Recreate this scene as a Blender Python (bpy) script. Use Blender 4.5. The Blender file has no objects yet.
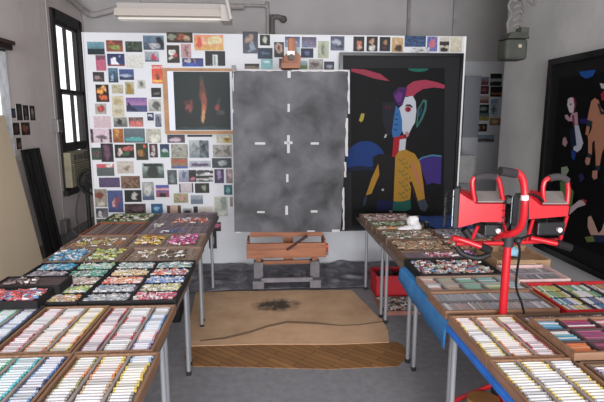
import bpy, bmesh, math, random
from math import sin, cos, pi, radians, atan
from mathutils import Vector, Matrix, noise
C = bpy.context.scene.collection
SC = bpy.context.scene
random.seed(7)

# ------------------------------------------------------------ camera
CAM_H, FOC, PITCH, YAW = 1.8, 487.0, atan(83/487.0), atan(32/487.0*cos(atan(83/487.0)))
cd = bpy.data.cameras.new('camera'); cam = bpy.data.objects.new('camera', cd); C.objects.link(cam)
cd.sensor_width = 36; cd.lens = 36*FOC/604; cd.clip_start = .05; cd.clip_end = 100
cam.location = (0, 0, CAM_H); cam.rotation_euler = (pi/2-PITCH, 0, -YAW)
SC.camera = cam
# ------------------------------------------------------------ world, lights, exposure
w = bpy.data.worlds.new('world'); SC.world = w; w.use_nodes = True
wb = w.node_tree.nodes['Background']; wb.inputs[0].default_value = (.93, .96, 1.0, 1); wb.inputs[1].default_value = 1.7
def area(name, loc, rot, sx, sy, power, col):
    l = bpy.data.lights.new(name, 'AREA'); l.shape = 'RECTANGLE'; l.size = sx; l.size_y = sy; l.energy = power; l.color = col
    o = bpy.data.objects.new(name, l); C.objects.link(o); o.location = loc; o.rotation_euler = rot; return o
area('rear_fill', (.6, -5.0, 1.7), (radians(90), 0, radians(3)), 6.0, 3.0, 900, (.97, .97, 1.0))  # added fill lamp behind the camera, in place of an unseen window
area('ceiling_fill', (0, 2.6, 3.92), (0, 0, 0), 4.5, 4.5, 40, (1, .98, .97))  # added fill lamp under the ceiling, no fixture there
SC.view_settings.view_transform = 'Standard'; SC.view_settings.look = 'None'
SC.view_settings.gamma = 1; SC.view_settings.use_curve_mapping = False
SC.view_settings.exposure = 0.08

# ------------------------------------------------------------ measuring helpers (camera model -> points on real planes)
_f = Vector((sin(YAW)*cos(PITCH), cos(YAW)*cos(PITCH), -sin(PITCH))); _r = Vector((cos(YAW), -sin(YAW), 0)); _u = _r.cross(_f)
def _ray(px, py): return _r*((px-302)/FOC) + _u*(-(py-201)/FOC) + _f
def atY(px, py, Y): d = _ray(px, py); return d*(Y/d.y) + Vector((0, 0, CAM_H))
def atX(px, py, X): d = _ray(px, py); return d*(X/d.x) + Vector((0, 0, CAM_H))
def atZ(px, py, Z): d = _ray(px, py); return d*((Z-CAM_H)/d.z) + Vector((0, 0, CAM_H))

# ------------------------------------------------------------ colours and materials
def lin(c): return c/12.92 if c <= .04045 else ((c+.055)/1.055)**2.4
def hx(h): return tuple(lin(int(h[i:i+2], 16)/255) for i in (0, 2, 4)) + (1,)
def mixh(a, b, t):   # mix two hex colours
    return ''.join('%02x' % int(int(a[i:i+2], 16)*(1-t)+int(b[i:i+2], 16)*t) for i in (0, 2, 4))
def new_mat(name):
    m = bpy.data.materials.new(name); m.use_nodes = True
    return m, m.node_tree.nodes, m.node_tree.links, m.node_tree.nodes['Principled BSDF']
def paint(name, rough=.6, metal=0, spec=.4, var=.0, scale=8, bump=0, coat=0):
    m, n, l, b = new_mat(name)
    a = n.new('ShaderNodeAttribute'); a.attribute_name = 'Col'
    b.inputs['Roughness'].default_value = rough; b.inputs['Metallic'].default_value = metal; b.inputs['Specular IOR Level'].default_value = spec
    b.inputs['Coat Weight'].default_value = coat
    src = a.outputs['Color']
    if var or bump:
        tc = n.new('ShaderNodeTexCoord'); nz = n.new('ShaderNodeTexNoise'); nz.inputs['Scale'].default_value = scale; nz.inputs['Detail'].default_value = 6
        l.new(tc.outputs['Object'], nz.inputs['Vector'])
        mp = n.new('ShaderNodeMapRange'); mp.inputs[1].default_value = .3; mp.inputs[2].default_value = .7; mp.inputs[3].default_value = 1-var; mp.inputs[4].default_value = 1+var
        l.new(nz.outputs['Fac'], mp.inputs[0])
        mx = n.new('ShaderNodeVectorMath'); mx.operation = 'MULTIPLY'; l.new(src, mx.inputs[0]); l.new(mp.outputs[0], mx.inputs[1]); src = mx.outputs[0]
        if bump:
            bp = n.new('ShaderNodeBump'); bp.inputs['Strength'].default_value = bump; bp.inputs['Distance'].default_value = .02
            l.new(nz.outputs['Fac'], bp.inputs['Height']); l.new(bp.outputs[0], b.inputs['Normal'])
    l.new(src, b.inputs['Base Color']); return m
def woodmat(name, c1, c2, axis=0, rough=.55):
    m, n, l, b = new_mat(name)
    tc = n.new('ShaderNodeTexCoord'); mp = n.new('ShaderNodeMapping'); sc = [40, 40, 40]; sc[axis] = 3
    mp.inputs['Scale'].default_value = sc; nz = n.new('ShaderNodeTexNoise'); nz.inputs['Scale'].default_value = 1; nz.inputs['Detail'].default_value = 5
    cr = n.new('ShaderNodeValToRGB'); cr.color_ramp.elements[0].color = hx(c1); cr.color_ramp.elements[1].color = hx(c2)
    cr.color_ramp.elements[0].position = .3; cr.color_ramp.elements[1].position = .7
    l.new(tc.outputs['Object'], mp.inputs[0]); l.new(mp.outputs[0], nz.inputs['Vector']); l.new(nz.outputs['Fac'], cr.inputs[0]); l.new(cr.outputs[0], b.inputs['Base Color'])
    b.inputs['Roughness'].default_value = rough; return m
def wallmat(name, c, c2, scale=1.5):
    m, n, l, b = new_mat(name)
    tc = n.new('ShaderNodeTexCoord'); nz = n.new('ShaderNodeTexNoise'); nz.inputs['Scale'].default_value = scale; nz.inputs['Detail'].default_value = 8
    cr = n.new('ShaderNodeValToRGB'); cr.color_ramp.elements[0].color = hx(c2); cr.color_ramp.elements[1].color = hx(c)
    cr.color_ramp.elements[0].position = .35; cr.color_ramp.elements[1].position = .6
    bp = n.new('ShaderNodeBump'); bp.inputs['Strength'].default_value = .25; bp.inputs['Distance'].default_value = .02
    nz2 = n.new('ShaderNodeTexNoise'); nz2.inputs['Scale'].default_value = 6
    l.new(tc.outputs['Object'], nz.inputs['Vector']); l.new(tc.outputs['Object'], nz2.inputs['Vector'])
    l.new(nz.outputs['Fac'], cr.inputs[0]); l.new(cr.outputs[0], b.inputs['Base Color']); l.new(nz2.outputs['Fac'], bp.inputs['Height']); l.new(bp.outputs[0], b.inputs['Normal'])
    b.inputs['Roughness'].default_value = .85; return m
def charcoalmat():
    m, n, l, b = new_mat('charcoal_board')
    tc = n.new('ShaderNodeTexCoord'); nz = n.new('ShaderNodeTexNoise'); nz.inputs['Scale'].default_value = 3.6; nz.inputs['Detail'].default_value = 9; nz.inputs['Distortion'].default_value = .4
    cr = n.new('ShaderNodeValToRGB'); e = cr.color_ramp.elements
    e[0].position = .3; e[0].color = hx('343436'); e[1].position = .72; e[1].color = hx('66666a')
    l.new(tc.outputs['Object'], nz.inputs['Vector']); l.new(nz.outputs['Fac'], cr.inputs[0]); l.new(cr.outputs[0], b.inputs['Base Color'])
    b.inputs['Roughness'].default_value = .9; return m
def parquetmat():
    m, n, l, b = new_mat('parquet')
    tc = n.new('ShaderNodeTexCoord'); mp = n.new('ShaderNodeMapping'); mp.inputs['Rotation'].default_value = (0, 0, .7)
    br = n.new('ShaderNodeTexBrick'); br.inputs['Scale'].default_value = 1; br.inputs['Brick Width'].default_value = .45; br.inputs['Row Height'].default_value = .055
    br.inputs['Mortar Size'].default_value = .003; br.inputs['Color1'].default_value = hx('a87848'); br.inputs['Color2'].default_value = hx('8c6238'); br.inputs['Mortar'].default_value = hx('4a3420')
    nz = n.new('ShaderNodeTexNoise'); nz.inputs['Scale'].default_value = 3
    mx = n.new('ShaderNodeMixRGB'); mx.blend_type = 'MULTIPLY'; mx.inputs[0].default_value = .5
    l.new(tc.outputs['Object'], mp.inputs[0]); l.new(mp.outputs[0], br.inputs['Vector']); l.new(tc.outputs['Object'], nz.inputs['Vector'])
    l.new(br.outputs['Color'], mx.inputs[1]); l.new(nz.outputs['Fac'], mx.inputs[2]); l.new(mx.outputs[0], b.inputs['Base Color']); b.inputs['Roughness'].default_value = .6; return m
def spotted(name, c1, c2, c3, scale, spot=None):
    m, n, l, b = new_mat(name)
    tc = n.new('ShaderNodeTexCoord'); nz = n.new('ShaderNodeTexNoise'); nz.inputs['Scale'].default_value = scale; nz.inputs['Detail'].default_value = 10; nz.inputs['Roughness'].default_value = .65
    cr = n.new('ShaderNodeValToRGB'); e = cr.color_ramp.elements; e[0].position = .32; e[0].color = hx(c1); e[1].position = .68; e[1].color = hx(c3)
    k = e.new(.5); k.color = hx(c2)
    l.new(tc.outputs['Object'], nz.inputs['Vector']); l.new(nz.outputs['Fac'], cr.inputs[0]); src = cr.outputs[0]
    if spot:   # a dark worn stain with its own place
        (sx, sy, rx, ry, col) = spot
        mp = n.new('ShaderNodeMapping'); mp.inputs['Location'].default_value = (-sx/rx, -sy/ry, 0); mp.inputs['Scale'].default_value = (1/rx, 1/ry, 0)
        g = n.new('ShaderNodeTexGradient'); g.gradient_type = 'SPHERICAL'
        l.new(tc.outputs['Object'], mp.inputs[0]); l.new(mp.outputs[0], g.inputs[0])
        nn = n.new('ShaderNodeTexNoise'); nn.inputs['Scale'].default_value = 14; l.new(tc.outputs['Object'], nn.inputs['Vector'])
        mu = n.new('ShaderNodeMath'); mu.operation = 'MULTIPLY'; l.new(g.outputs['Fac'], mu.inputs[0]); l.new(nn.outputs['Fac'], mu.inputs[1])
        r2 = n.new('ShaderNodeMapRange'); r2.inputs[1].default_value = .12; r2.inputs[2].default_value = .34; l.new(mu.outputs[0], r2.inputs[0])
        mx = n.new('ShaderNodeMixRGB'); mx.inputs[2].default_value = hx(col); l.new(r2.outputs[0], mx.inputs[0]); l.new(src, mx.inputs[1]); src = mx.outputs[0]
    l.new(src, b.inputs['Base Color']); b.inputs['Roughness'].default_value = .85
    bp = n.new('ShaderNodeBump'); bp.inputs['Strength'].default_value = .2; bp.inputs['Distance'].default_value = .01; l.new(nz.outputs['Fac'], bp.inputs['Height']); l.new(bp.outputs[0], b.inputs['Normal'])
    return m
def glassmat():
    m, n, l, b = new_mat('window_glass'); n.remove(b)
    t = n.new('ShaderNodeBsdfTransparent'); g = n.new('ShaderNodeBsdfGlossy'); g.inputs['Roughness'].default_value = .02
    mx = n.new('ShaderNodeMixShader'); mx.inputs[0].default_value = .06
    l.new(t.outputs[0], mx.inputs[1]); l.new(g.outputs[0], mx.inputs[2]); l.new(mx.outputs[0], n['Material Output'].inputs[0]); return m
M = dict(paint=paint('painted', .6), matte=paint('matte', .9, spec=.2), gloss=paint('glossy', .25, spec=.5), metal=paint('metal', .4, metal=.4),
         chalk=paint('chalk', .85, spec=.2), print=paint('print_paper', .5, spec=.3), picture=paint('picture_surface', .55, spec=.12), dusty=paint('dusty', .75, var=.18, scale=9),
         wall=wallmat('wall_plaster', 'b4b0af', 'aaa6a5'), wall_l=wallmat('wall_left_plaster', 'dad0cc', 'd0c4c0'), wall_r=wallmat('wall_right_plaster', 'b4b3b2', 'a6a5a4'), panelm=wallmat('pinboard_white', 'c8cace', 'c2c4c8', .8),
         walnut=woodmat('dark_wood', '5c463a', '7c6450'), drab=woodmat('drab_wood', '766050', '92786a'), oak=woodmat('tray_wood', '74543e', '967258'), oaky=woodmat('tray_wood_long', '74543e', '967258', 1),
         easel=woodmat('easel_wood', '6a3a1e', '985c38', 0), easelv=woodmat('easel_wood_upright', '6a3a1e', '985c38', 2),
         board=charcoalmat(), parquet=parquetmat(), glass=glassmat(),
         floor=spotted('floor_grey', '717073', '7a797d', '838285', 16), kraft=spotted('kraft_paper', 'a8866a', 'b59474', 'c0a080', 3, (.05, 4.5, .34, .24, '40362e')),
         kraft2=spotted('cardboard', 'b48e6a', 'c09c7c', 'c8a480', 3), plastic=spotted('plastic_sheet', '3a3840', '54525a', '86848c', 7))
M['plastic'].node_tree.nodes['Principled BSDF'].inputs['Roughness'].default_value = .45

# ------------------------------------------------------------ mesh builder
class MB:
    def __init__(s): s.v = []; s.f = []; s.c = []; s.sm = []
    def add(s, vs, fs, col, smooth=False):
        b = len(s.v); s.v += [Vector(p) for p in vs]
        if isinstance(col, str): col = hx(col)
        for f in fs: s.f.append([b+i for i in f]); s.c.append(col); s.sm.append(smooth)
        return s
    def box(s, x0, x1, y0, y1, z0, z1, col='808080', rot=0, tilt=None):
        P = [Vector((x, y, z)) for z in (z0, z1) for x, y in ((x0, y0), (x1, y0), (x1, y1), (x0, y1))]
        if rot:
            c = Vector(((x0+x1)/2, (y0+y1)/2, (z0+z1)/2)); R = Matrix.Rotation(rot, 3, 'Z'); P = [R@(p-c)+c for p in P]
        return s.hexa(P, col)
    def hexa(s, P, col='808080'):   # 4 bottom ccw, 4 top ccw
        return s.add(P, [(0, 3, 2, 1), (4, 5, 6, 7), (0, 1, 5, 4), (1, 2, 6, 5), (2, 3, 7, 6), (3, 0, 4, 7)], col)
    def cyl(s, a, b, r, col='808080', n=10, r2=None, cap=True, phase=0):
        a, b = Vector(a), Vector(b); d = (b-a).normalized(); r2 = r if r2 is None else r2
        t = d.cross(Vector((0, 0, 1)) if abs(d.z) < .9 else Vector((1, 0, 0))).normalized(); u = d.cross(t)
        vs = [a+(t*cos(2*pi*k/n+phase)+u*sin(2*pi*k/n+phase))*r for k in range(n)] + [b+(t*cos(2*pi*k/n+phase)+u*sin(2*pi*k/n+phase))*r2 for k in range(n)]
        s.add(vs, [(k, (k+1) % n, n+(k+1) % n, n+k) for k in range(n)], col, True)
        if cap: s.add(vs[:n], [tuple(range(n))[::-1]], col); s.add(vs[n:], [tuple(range(n))], col)
        return s
    def tube(s, pts, r, col='808080', n=8, sub=4, closed=False):
        P = [Vector(p) for p in pts]
        if sub > 1 and len(P) > 2:   # Catmull-Rom smoothing
            Q = []
            for i in range(len(P)-1):
                p0 = P[max(i-1, 0)]; p1 = P[i]; p2 = P[i+1]; p3 = P[min(i+2, len(P)-1)]
                for k in range(sub):
                    t = k/sub; Q.append(.5*((2*p1)+(p2-p0)*t+(2*p0-5*p1+4*p2-p3)*t*t+(3*p1-p0-3*p2+p3)*t**3))
            P = Q+[P[-1]]
        vs = []; t = None
        for i, p in enumerate(P):
            d = (P[min(i+1, len(P)-1)]-P[max(i-1, 0)]).normalized()
            if t is None: t = d.cross(Vector((0, 0, 1)) if abs(d.z) < .9 else Vector((1, 0, 0))).normalized()
            t = (t-d*t.dot(d)).normalized(); u = d.cross(t)
            vs += [p+(t*cos(2*pi*k/n)+u*sin(2*pi*k/n))*r for k in range(n)]
        fs = [(i*n+k, i*n+(k+1) % n, (i+1)*n+(k+1) % n, (i+1)*n+k) for i in range(len(P)-1) for k in range(n)]
        s.add(vs, fs, col, True); m = len(vs)
        s.add(vs[:n], [tuple(range(n))[::-1]], col); s.add(vs[m-n:], [tuple(range(n))], col); return s
    def sphere(s, c, r, col='808080', n=12, m=8, sc=(1, 1, 1)):
        c = Vector(c); vs = [c+Vector((r*sc[0]*sin(pi*j/m)*cos(2*pi*i/n), r*sc[1]*sin(pi*j/m)*sin(2*pi*i/n), r*sc[2]*cos(pi*j/m))) for j in range(m+1) for i in range(n)]
        return s.add(vs, [(j*n+i, (j+1)*n+i, (j+1)*n+(i+1) % n, j*n+(i+1) % n) for j in range(m) for i in range(n)], col, True)
    def prism(s, pts, off, col='808080'):   # polygon pts extruded by vector off
        n = len(pts); off = Vector(off); A = [Vector(p) for p in pts]; B = [p+off for p in A]
        s.add(A+B, [tuple(range(n)), tuple(range(n, 2*n))[::-1]]+[(k, n+k, n+(k+1) % n, (k+1) % n) for k in range(n)], col); return s
    def build(s, name, mat, parent=None, loc=None, bevel=0, fix=True):
        me = bpy.data.meshes.new(name)
        if parent is not None: o0 = Vector(parent['_o'])
        elif loc is not None: o0 = Vector(loc)
        else:
            xs = [p.x for p in s.v]; ys = [p.y for p in s.v]; zs = [p.z for p in s.v]; o0 = Vector(((min(xs)+max(xs))/2, (min(ys)+max(ys))/2, min(zs)))
        me.from_pydata([p-o0 for p in s.v], [], s.f); me.update()
        at = me.attributes.new('Col', 'FLOAT_COLOR', 'CORNER')
        buf = []
        for f, c in zip(s.f, s.c):
            if isinstance(c, list):
                for q in c: buf += q
            else: buf += list(c)*len(f)
        at.data.foreach_set('color', buf)
        me.polygons.foreach_set('use_smooth', s.sm)
        me.materials.append(M[mat] if isinstance(mat, str) else mat)
        if fix:
            bm = bmesh.new(); bm.from_mesh(me); bmesh.ops.recalc_face_normals(bm, faces=bm.faces); bm.to_mesh(me); bm.free()
        o = bpy.data.objects.new(name, me); C.objects.link(o)
        if parent is not None: o.parent = parent
        else: o.location = o0
        if bevel:
            bv = o.modifiers.new('bevel', 'BEVEL'); bv.width = bevel; bv.segments = 2; bv.limit_method = 'ANGLE'
        return o
def tag(o, label=None, cat=None, group=None, kind=None):
    if label: o['label'] = label
    if cat: o['category'] = cat
    if group: o['group'] = group
    if kind: o['kind'] = kind
    return o
def thing(name, loc, label, cat, group=None):
    o = bpy.data.objects.new(name, None); C.objects.link(o); o.location = loc; o['_o'] = list(loc); o.empty_display_size = .05
    return tag(o, label, cat, group)
def struct(o): o['kind'] = 'structure'; return o
PANEL_PRINTS = [
    (-1.935, 2.57, 0.187, 0.138, 'g 6aa0b0 3a6a78;r 0 .55 1 1 10282c;n 204048 .2', 'blue lake print with dark shore, top left corner of the white panel'),
    (-1.73, 2.596, 0.181, 0.122, 'g 803020 a05028;e .5 .65 .35 .25 90a850;e .3 .3 .15 .2 d06840;n 301810 .35', 'red and green still life print, second in the panel top row'),
    (-1.519, 2.59, 0.184, 0.115, 'g 203028 283028;n 60785a .5;r 0 .8 1 1 152018', 'dark green forest print in the panel top row, third from left'),
    (-1.297, 2.635, 0.23, 0.155, 'g 6a88a0 384858;e .8 .5 .2 .4 10141c;e .5 .7 .3 .2 b8b8c0;n 203040 .35', 'large blue grey mountain print near the top of the panel'),
    (-1.891, 2.41, 0.11, 0.169, 'g 303038 b04870;r 0 .28 1 1 b85070;n d880a0 .25', 'upright pink print with dark top band below the blue lake print'),
    (-1.724, 2.445, 0.191, 0.134, 'g 1c2858 283870;t .4 .2 .18 .9 .65 .9 e8e8f0;r 0 .85 1 1 903038;e .75 .2 .06 .08 c0c8e0', 'navy print of a tall white pointed shape over red strip'),
    (-1.518, 2.428, 0.185, 0.14, 'g d8d8d0 d0d0c8;n b8b8b0 .3', 'pale nearly blank sketch print below the dark forest print'),
    (-1.323, 2.484, 0.157, 0.111, 'g b0b8c0 8090a0;e .62 .6 .18 .4 c81850;r 0 .8 1 1 506070;n 304050 .2', 'print of a magenta figure on pale blue grey ground'),
    (-1.927, 2.258, 0.125, 0.107, 'g 282428 504048;e .4 .6 .3 .2 a88890;n 181418 .35', 'small dark pinkish print at the left edge, third row'),
    (-1.764, 2.276, 0.107, 0.159, 'g 5880a0 102840;t .5 .1 .2 .9 .5 .9 a0c0d8;n 183048 .4', 'upright blue white waterfall print below the pointed white shape print'),
    (-1.616, 2.285, 0.162, 0.118, 'g 4058a0 182848;e .5 .6 .45 .15 a8b8d0;n 203058 .3', 'blue print with pale sloping streak right of the waterfall print'),
    (-1.458, 2.179, 0.09, 0.095, 'g d0d0c8 b8b8b0;e .5 .5 .25 .35 606860;n 909088 .3', 'small pale print with a grey green plant shape'),
    (-1.274, 2.29, 0.121, 0.204, 'g c82018 e85818;t .5 .45 .2 .95 .8 .95 602010;r .1 .8 .9 .88 f8c040;n f08030 .2', 'red orange poster with white capital letters beside the brown mount board'),
    (-1.897, 2.077, 0.144, 0.194, 'g 100808 200c08;e .35 .35 .2 .2 f8a020;e .7 .2 .2 .15 f0b060;e .5 .75 .3 .15 e06010;n 100404 .45', 'dark print of orange flames at the left edge, fourth row'),
    (-1.727, 2.125, 0.126, 0.099, 'g c8c0a0 b8b090;n 706850 .35', 'small tan sketch print right of the orange flames print'),
    (-1.591, 2.135, 0.097, 0.139, 'g c0b890 a89050;e .5 .6 .3 .4 a08020;n 605020 .4', 'upright ochre plant print below the blue streak print'),
    (-1.296, 2.088, 0.111, 0.105, 'g 181c18 101410;e .5 .6 .35 .15 707068;n 303430 .3', 'tiny black print left of the brown mount board'),
    (-1.927, 1.903, 0.125, 0.117, 'g a8a098 b0a8a0;e .5 .45 .35 .38 902018;e .5 .45 .2 .22 e84030;n 807870 .2', 'print of a red round shape on grey at left edge'),
    (-1.732, 1.995, 0.126, 0.112, 'g d0c8a8 c0b890;e .5 .55 .35 .25 b0a070;n a89870 .25', 'cream print, upper of two stacked cream prints left of purple sunset'),
    (-1.734, 1.876, 0.137, 0.12, 'g d0c8b0 c8c0a0;e .5 .5 .4 .2 a8a080;n b0a888 .25', 'cream print, lower of two stacked cream prints left of purple sunset'),
    (-1.523, 1.95, 0.235, 0.16, 'g 705098 d088b8;r 0 .55 1 1 384878;t 0 .3 0 .95 .6 .95 142040;n 604878 .12', 'large purple pink sunset sea print in the middle of the left prints'),
    (-1.319, 1.944, 0.142, 0.137, 'g c8c8c0 a0a098;e .65 .5 .25 .4 505850;n 707068 .3', 'grey print of a dark seated shape beside the brown mount board'),
    (-1.373, 1.815, 0.074, 0.089, 'g 182848 283858;e .5 .35 .35 .2 c8d0e0;n 101828 .3', 'tiny navy print with white cloud, right of the purple sunset'),
    (-1.288, 1.774, 0.071, 0.149, 'g 98a0a8 203058;e .4 .4 .35 .25 1c2850;n c0c8d0 .25', 'upright navy and white print touching the brown mount board'),
    (-1.921, 1.755, 0.189, 0.132, 'g d0c0c8 c8b0b8;n b05070 .55;n e8e0e0 .3', 'pale print scattered with pink blossom at left edge'),
    (-1.716, 1.754, 0.155, 0.109, 'g a8a8a0 606460;e .4 .5 .2 .3 282c28;n 181c1c .35', 'black white town street print below the cream prints'),
    (-1.541, 1.754, 0.164, 0.109, 'g 303028 c07068;e .3 .65 .15 .25 e04848;e .7 .65 .15 .28 e05850;n d8c0b8 .2', 'print of red figures below the purple sunset print'),
    (-1.942, 1.599, 0.237, 0.16, 'g d8c0cc d0b8c4;r 0 0 .09 1 181018;r .91 0 1 1 181018;e .5 .6 .25 .2 605860;r .48 .5 .52 .95 484048;n b0909c .2', 'pink print of a small tree between two black side bars'),
    (-1.751, 1.599, 0.118, 0.161, 'g b06820 a05818;e .4 .3 .2 .3 e0a040;n 602808 .4', 'upright golden orange print right of the pink tree print'),
    (-1.567, 1.6, 0.237, 0.164, 'g 607078 506068;e .5 .75 .4 .12 50c0b8;r .1 .7 .9 .85 48a8a8;n 405058 .12', 'grey print of a turquoise boat-like shape'),
    (-1.35, 1.597, 0.17, 0.161, 'g c0c0b0 a8a898;e .6 .7 .35 .3 e0e0d0;n 807c60 .35', 'pale print of white shapes under the brown mount board corner'),
    (-2.013, 1.392, 0.108, 0.142, 'g 284838 305040;e .5 .5 .3 .3 704850;n 102018 .4', 'small dark green print with reddish centre at left edge'),
    (-1.888, 1.403, 0.14, 0.214, 'g 281828 301c28;e .5 .5 .25 .4 704860;n 180c18 .3', 'upright dark purple print of a dim standing shape'),
    (-1.691, 1.42, 0.219, 0.155, 'g 182018 201818;e .25 .6 .15 .3 e0c8c0;e .7 .3 .25 .15 c05850;e .6 .7 .2 .2 386848;n 101010 .4', 'dark print with white, red and green shapes under the turquoise boat print'),
    (-1.49, 1.414, 0.138, 0.195, 'g 283018 302818;e .7 .15 .12 .12 f04818;e .4 .6 .25 .2 a87030;n 184020 .4', 'dark green print with an orange sun glow at top'),
    (-1.359, 1.425, 0.096, 0.16, 'g 503038 381c28;e .5 .4 .2 .25 c8b8b8;e .4 .75 .25 .12 d0c0c0;n 200c14 .35', 'upright maroon print with white figures'),
    (-1.921, 1.202, 0.199, 0.14, 'g 586060 505858;r 0 0 1 .22 d04858;e .75 .15 .18 .12 f0e0d8;n 606868 .15', 'grey print with a red and white top band'),
    (-1.691, 1.233, 0.191, 0.143, 'g c8beb0 b8aca0;e .6 .55 .18 .18 887868;n a89888 .2', 'pale beige print with a faint brown round blot'),
    (-1.375, 1.191, 0.251, 0.176, 'g b0c0c0 204028;e .5 .55 .28 .5 303838;r .1 .05 .9 .15 202c28;n 183020 .35', 'dark print of a carved stone head in green landscape'),
    (-1.885, 1.056, 0.239, 0.116, 'g 504068 483860;n 806890 .35;n 202038 .25', 'wide dull purple print at left, under the red banded print'),
    (-1.643, 1.056, 0.219, 0.148, 'g 604030 503020;n c8a080 .5;n 281408 .35', 'brown print crowded with small beige figures'),
    (-1.445, 0.95, 0.138, 0.217, 'g a8a8a8 506880;e .5 .45 .3 .35 c8c8c0;r 0 .8 1 1 405878;n 585c60 .35', 'upright grey print of a pale archway above blue base'),
    (-1.278, 0.948, 0.153, 0.146, 'g 3858b0 a04838;r 0 .25 1 .4 e0a0a8;e .5 .85 .3 .2 181018;n 503848 .2', 'print of a blue sky over orange desert'),
    (-1.998, 0.871, 0.149, 0.213, 'g 908878 a09888;e .4 .35 .3 .2 803020;t .2 .9 .6 .6 .8 .9 d0c8c0;n 484038 .35', 'upright print of a red roofed hut on tan ground, lower left'),
    (-1.83, 0.831, 0.176, 0.261, 'g 405088 384878;t .3 .25 .75 .35 .7 .8 903848;t .35 .3 .6 .7 .25 .85 c09088;n 283058 .25', 'tall blue print of a leaning red stool-like shape, lower left'),
    (-1.623, 0.892, 0.197, 0.143, 'g 101814 0c100e;e .55 .5 .16 .35 c0c0b8;n 202824 .2', 'black print with a white flower in its centre'),
    (-2.005, 0.693, 0.161, 0.115, 'g 485060 807878;e .35 .4 .2 .3 303848;t .4 .3 .6 .9 .2 .9 d0d0c8;n 303038 .3', 'small grey print of pale bent shape near bottom left'),
    (-2.013, 0.578, 0.155, 0.087, 'g 383838 484840;n 909088 .4', 'dark grey print, lowest at the left edge of the panel'),
    (-1.606, 0.724, 0.245, 0.151, 'g 281818 302020;e .6 .4 .35 .2 503040;n 806860 .3', 'dark reddish print partly hidden behind the left table'),
    (-1.353, 0.737, 0.136, 0.119, 'g 205080 2868a0;e .5 .5 .2 .2 80c0e0;n 103860 .35', 'small bright blue print low on the panel near the left table'),
    (-1.006, 2.694, 0.288, 0.113, 'g 383020 402818;e .2 .5 .12 .3 909880;e .55 .4 .2 .25 a85028;e .8 .6 .15 .25 c0a080;n 100c08 .35', 'wide dark brown print of a crowd, top of the panel'),
    (-0.683, 2.641, 0.328, 0.169, 'g e89068 d8b058;e .15 .5 .12 .35 e04838;e .35 .4 .1 .25 f8c8a8;e .75 .4 .25 .3 e0d8a0;n c86830 .3', 'large orange and yellow print at the top of the panel'),
    (-1.085, 2.513, 0.14, 0.193, 'g 401818 282820;e .45 .4 .25 .2 f0f0e8;e .7 .6 .2 .1 c83040;e .3 .75 .2 .1 e0e0d0;n 184028 .4', 'upright red, green and white patchwork print above the mount board'),
    (-0.94, 2.55, 0.112, 0.153, 'g c09090 a88088;e .5 .5 .25 .35 804858;n d8b8b0 .35', 'upright dusty pink print above the blue wide print'),
    (-0.87, 2.424, 0.238, 0.092, 'g 283868 3050a0;e .25 .35 .1 .2 e0d8d0;e .6 .3 .08 .2 c08060;r .3 .6 .7 1 2858c0;n 101838 .35', 'wide blue print of seated people just above the mount board'),
    (-0.616, 2.469, 0.226, 0.164, 'g 202028 181820;r .38 .25 .62 1 d0d8d8;r .45 .3 .5 .9 909898;t 0 1 .38 .75 .38 1 484850', 'black print of a bright open doorway'),
    (-1.094, 1.562, 0.202, 0.093, 'g 403848 504050;e .5 .6 .3 .25 d0b8c0;n 201828 .3', 'dark print with pale pink oval, cut off by the mount board'),
    (-0.82, 1.595, 0.289, 0.024, 'g 201c20 201c20;n 403840 .3', 'thin dark strip of a print peeping below the mount board'),
    (-0.538, 1.559, 0.179, 0.093, 'g d0d0c0 c8c0a0;r .5 .3 .95 1 c0b040;e .7 .6 .15 .2 902820;n 605838 .35', 'pale and yellow print below the mount board corner'),
    (-1.231, 1.423, 0.106, 0.156, 'g 203060 184058;r 0 .5 1 1 306850;e .5 .5 .3 .12 b8c8c8;n 101828 .3', 'upright blue and green print below the mount board'),
    (-1.06, 1.422, 0.193, 0.157, 'g a8a89c 989888;n 585850 .5', 'grey tangled drawing print, upper of two stacked below the mount board'),
    (-1.067, 1.277, 0.194, 0.126, 'g 887058 a07858;r 0 .75 1 1 4060a0;e .25 .3 .15 .15 b04030;e .7 .3 .2 .15 b85030;n 605040 .3', 'rust and blue print stacked under the grey tangled drawing'),
    (-0.835, 1.442, 0.229, 0.206, 'g b0b8b8 607078;r .55 0 1 1 304858;e .75 .4 .12 .3 101c28;e .3 .5 .12 .3 687070;n d0d0d0 .2', 'large grey blue print of tall figures below the mount board'),
    (-0.562, 1.418, 0.223, 0.147, 'g b0aca4 a09c94;t .1 .1 .5 .5 .1 .9 706c64;t .9 .1 .5 .5 .9 .9 706c64;n 585450 .35', 'grey print with a crossed X-like drawing'),
    (-0.829, 1.266, 0.253, 0.077, 'g b0b4c0 a0a4b0;r .1 .4 .9 .8 584868;n 302840 .35', 'wide low grey print with a purple row of forms'),
    (-0.573, 1.276, 0.23, 0.116, 'g 384048 303840;e .5 .5 .22 .3 a8b0b0;n 182028 .3', 'dark grey print with a white cloudy burst'),
    (-1.158, 1.111, 0.111, 0.173, 'g 505860 484c50;e .5 .6 .25 .3 788888;n 202428 .35', 'narrow upright slate grey print left of the long black and white strip'),
    (-0.981, 1.125, 0.206, 0.142, 'g b0b0c0 8088a0;r .6 0 1 1 201820;e .3 .4 .15 .3 606888;e .8 .75 .15 .2 c06878;n 404860 .25', 'blue white print joined to the black and white print'),
    (-0.778, 1.123, 0.199, 0.142, 'g e0e0e0 c0c0c0;r 0 0 1 .2 303030;e .25 .2 .3 .2 404040;r 0 .45 1 .62 282828;e .5 .9 .5 .15 585858;n 404040 .2', 'black and white print of dark bands on white'),
    (-0.609, 1.12, 0.112, 0.167, 'g 302848 403060;e .5 .4 .2 .3 a888b8;n 181428 .35', 'upright violet print right of the black and white print'),
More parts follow.
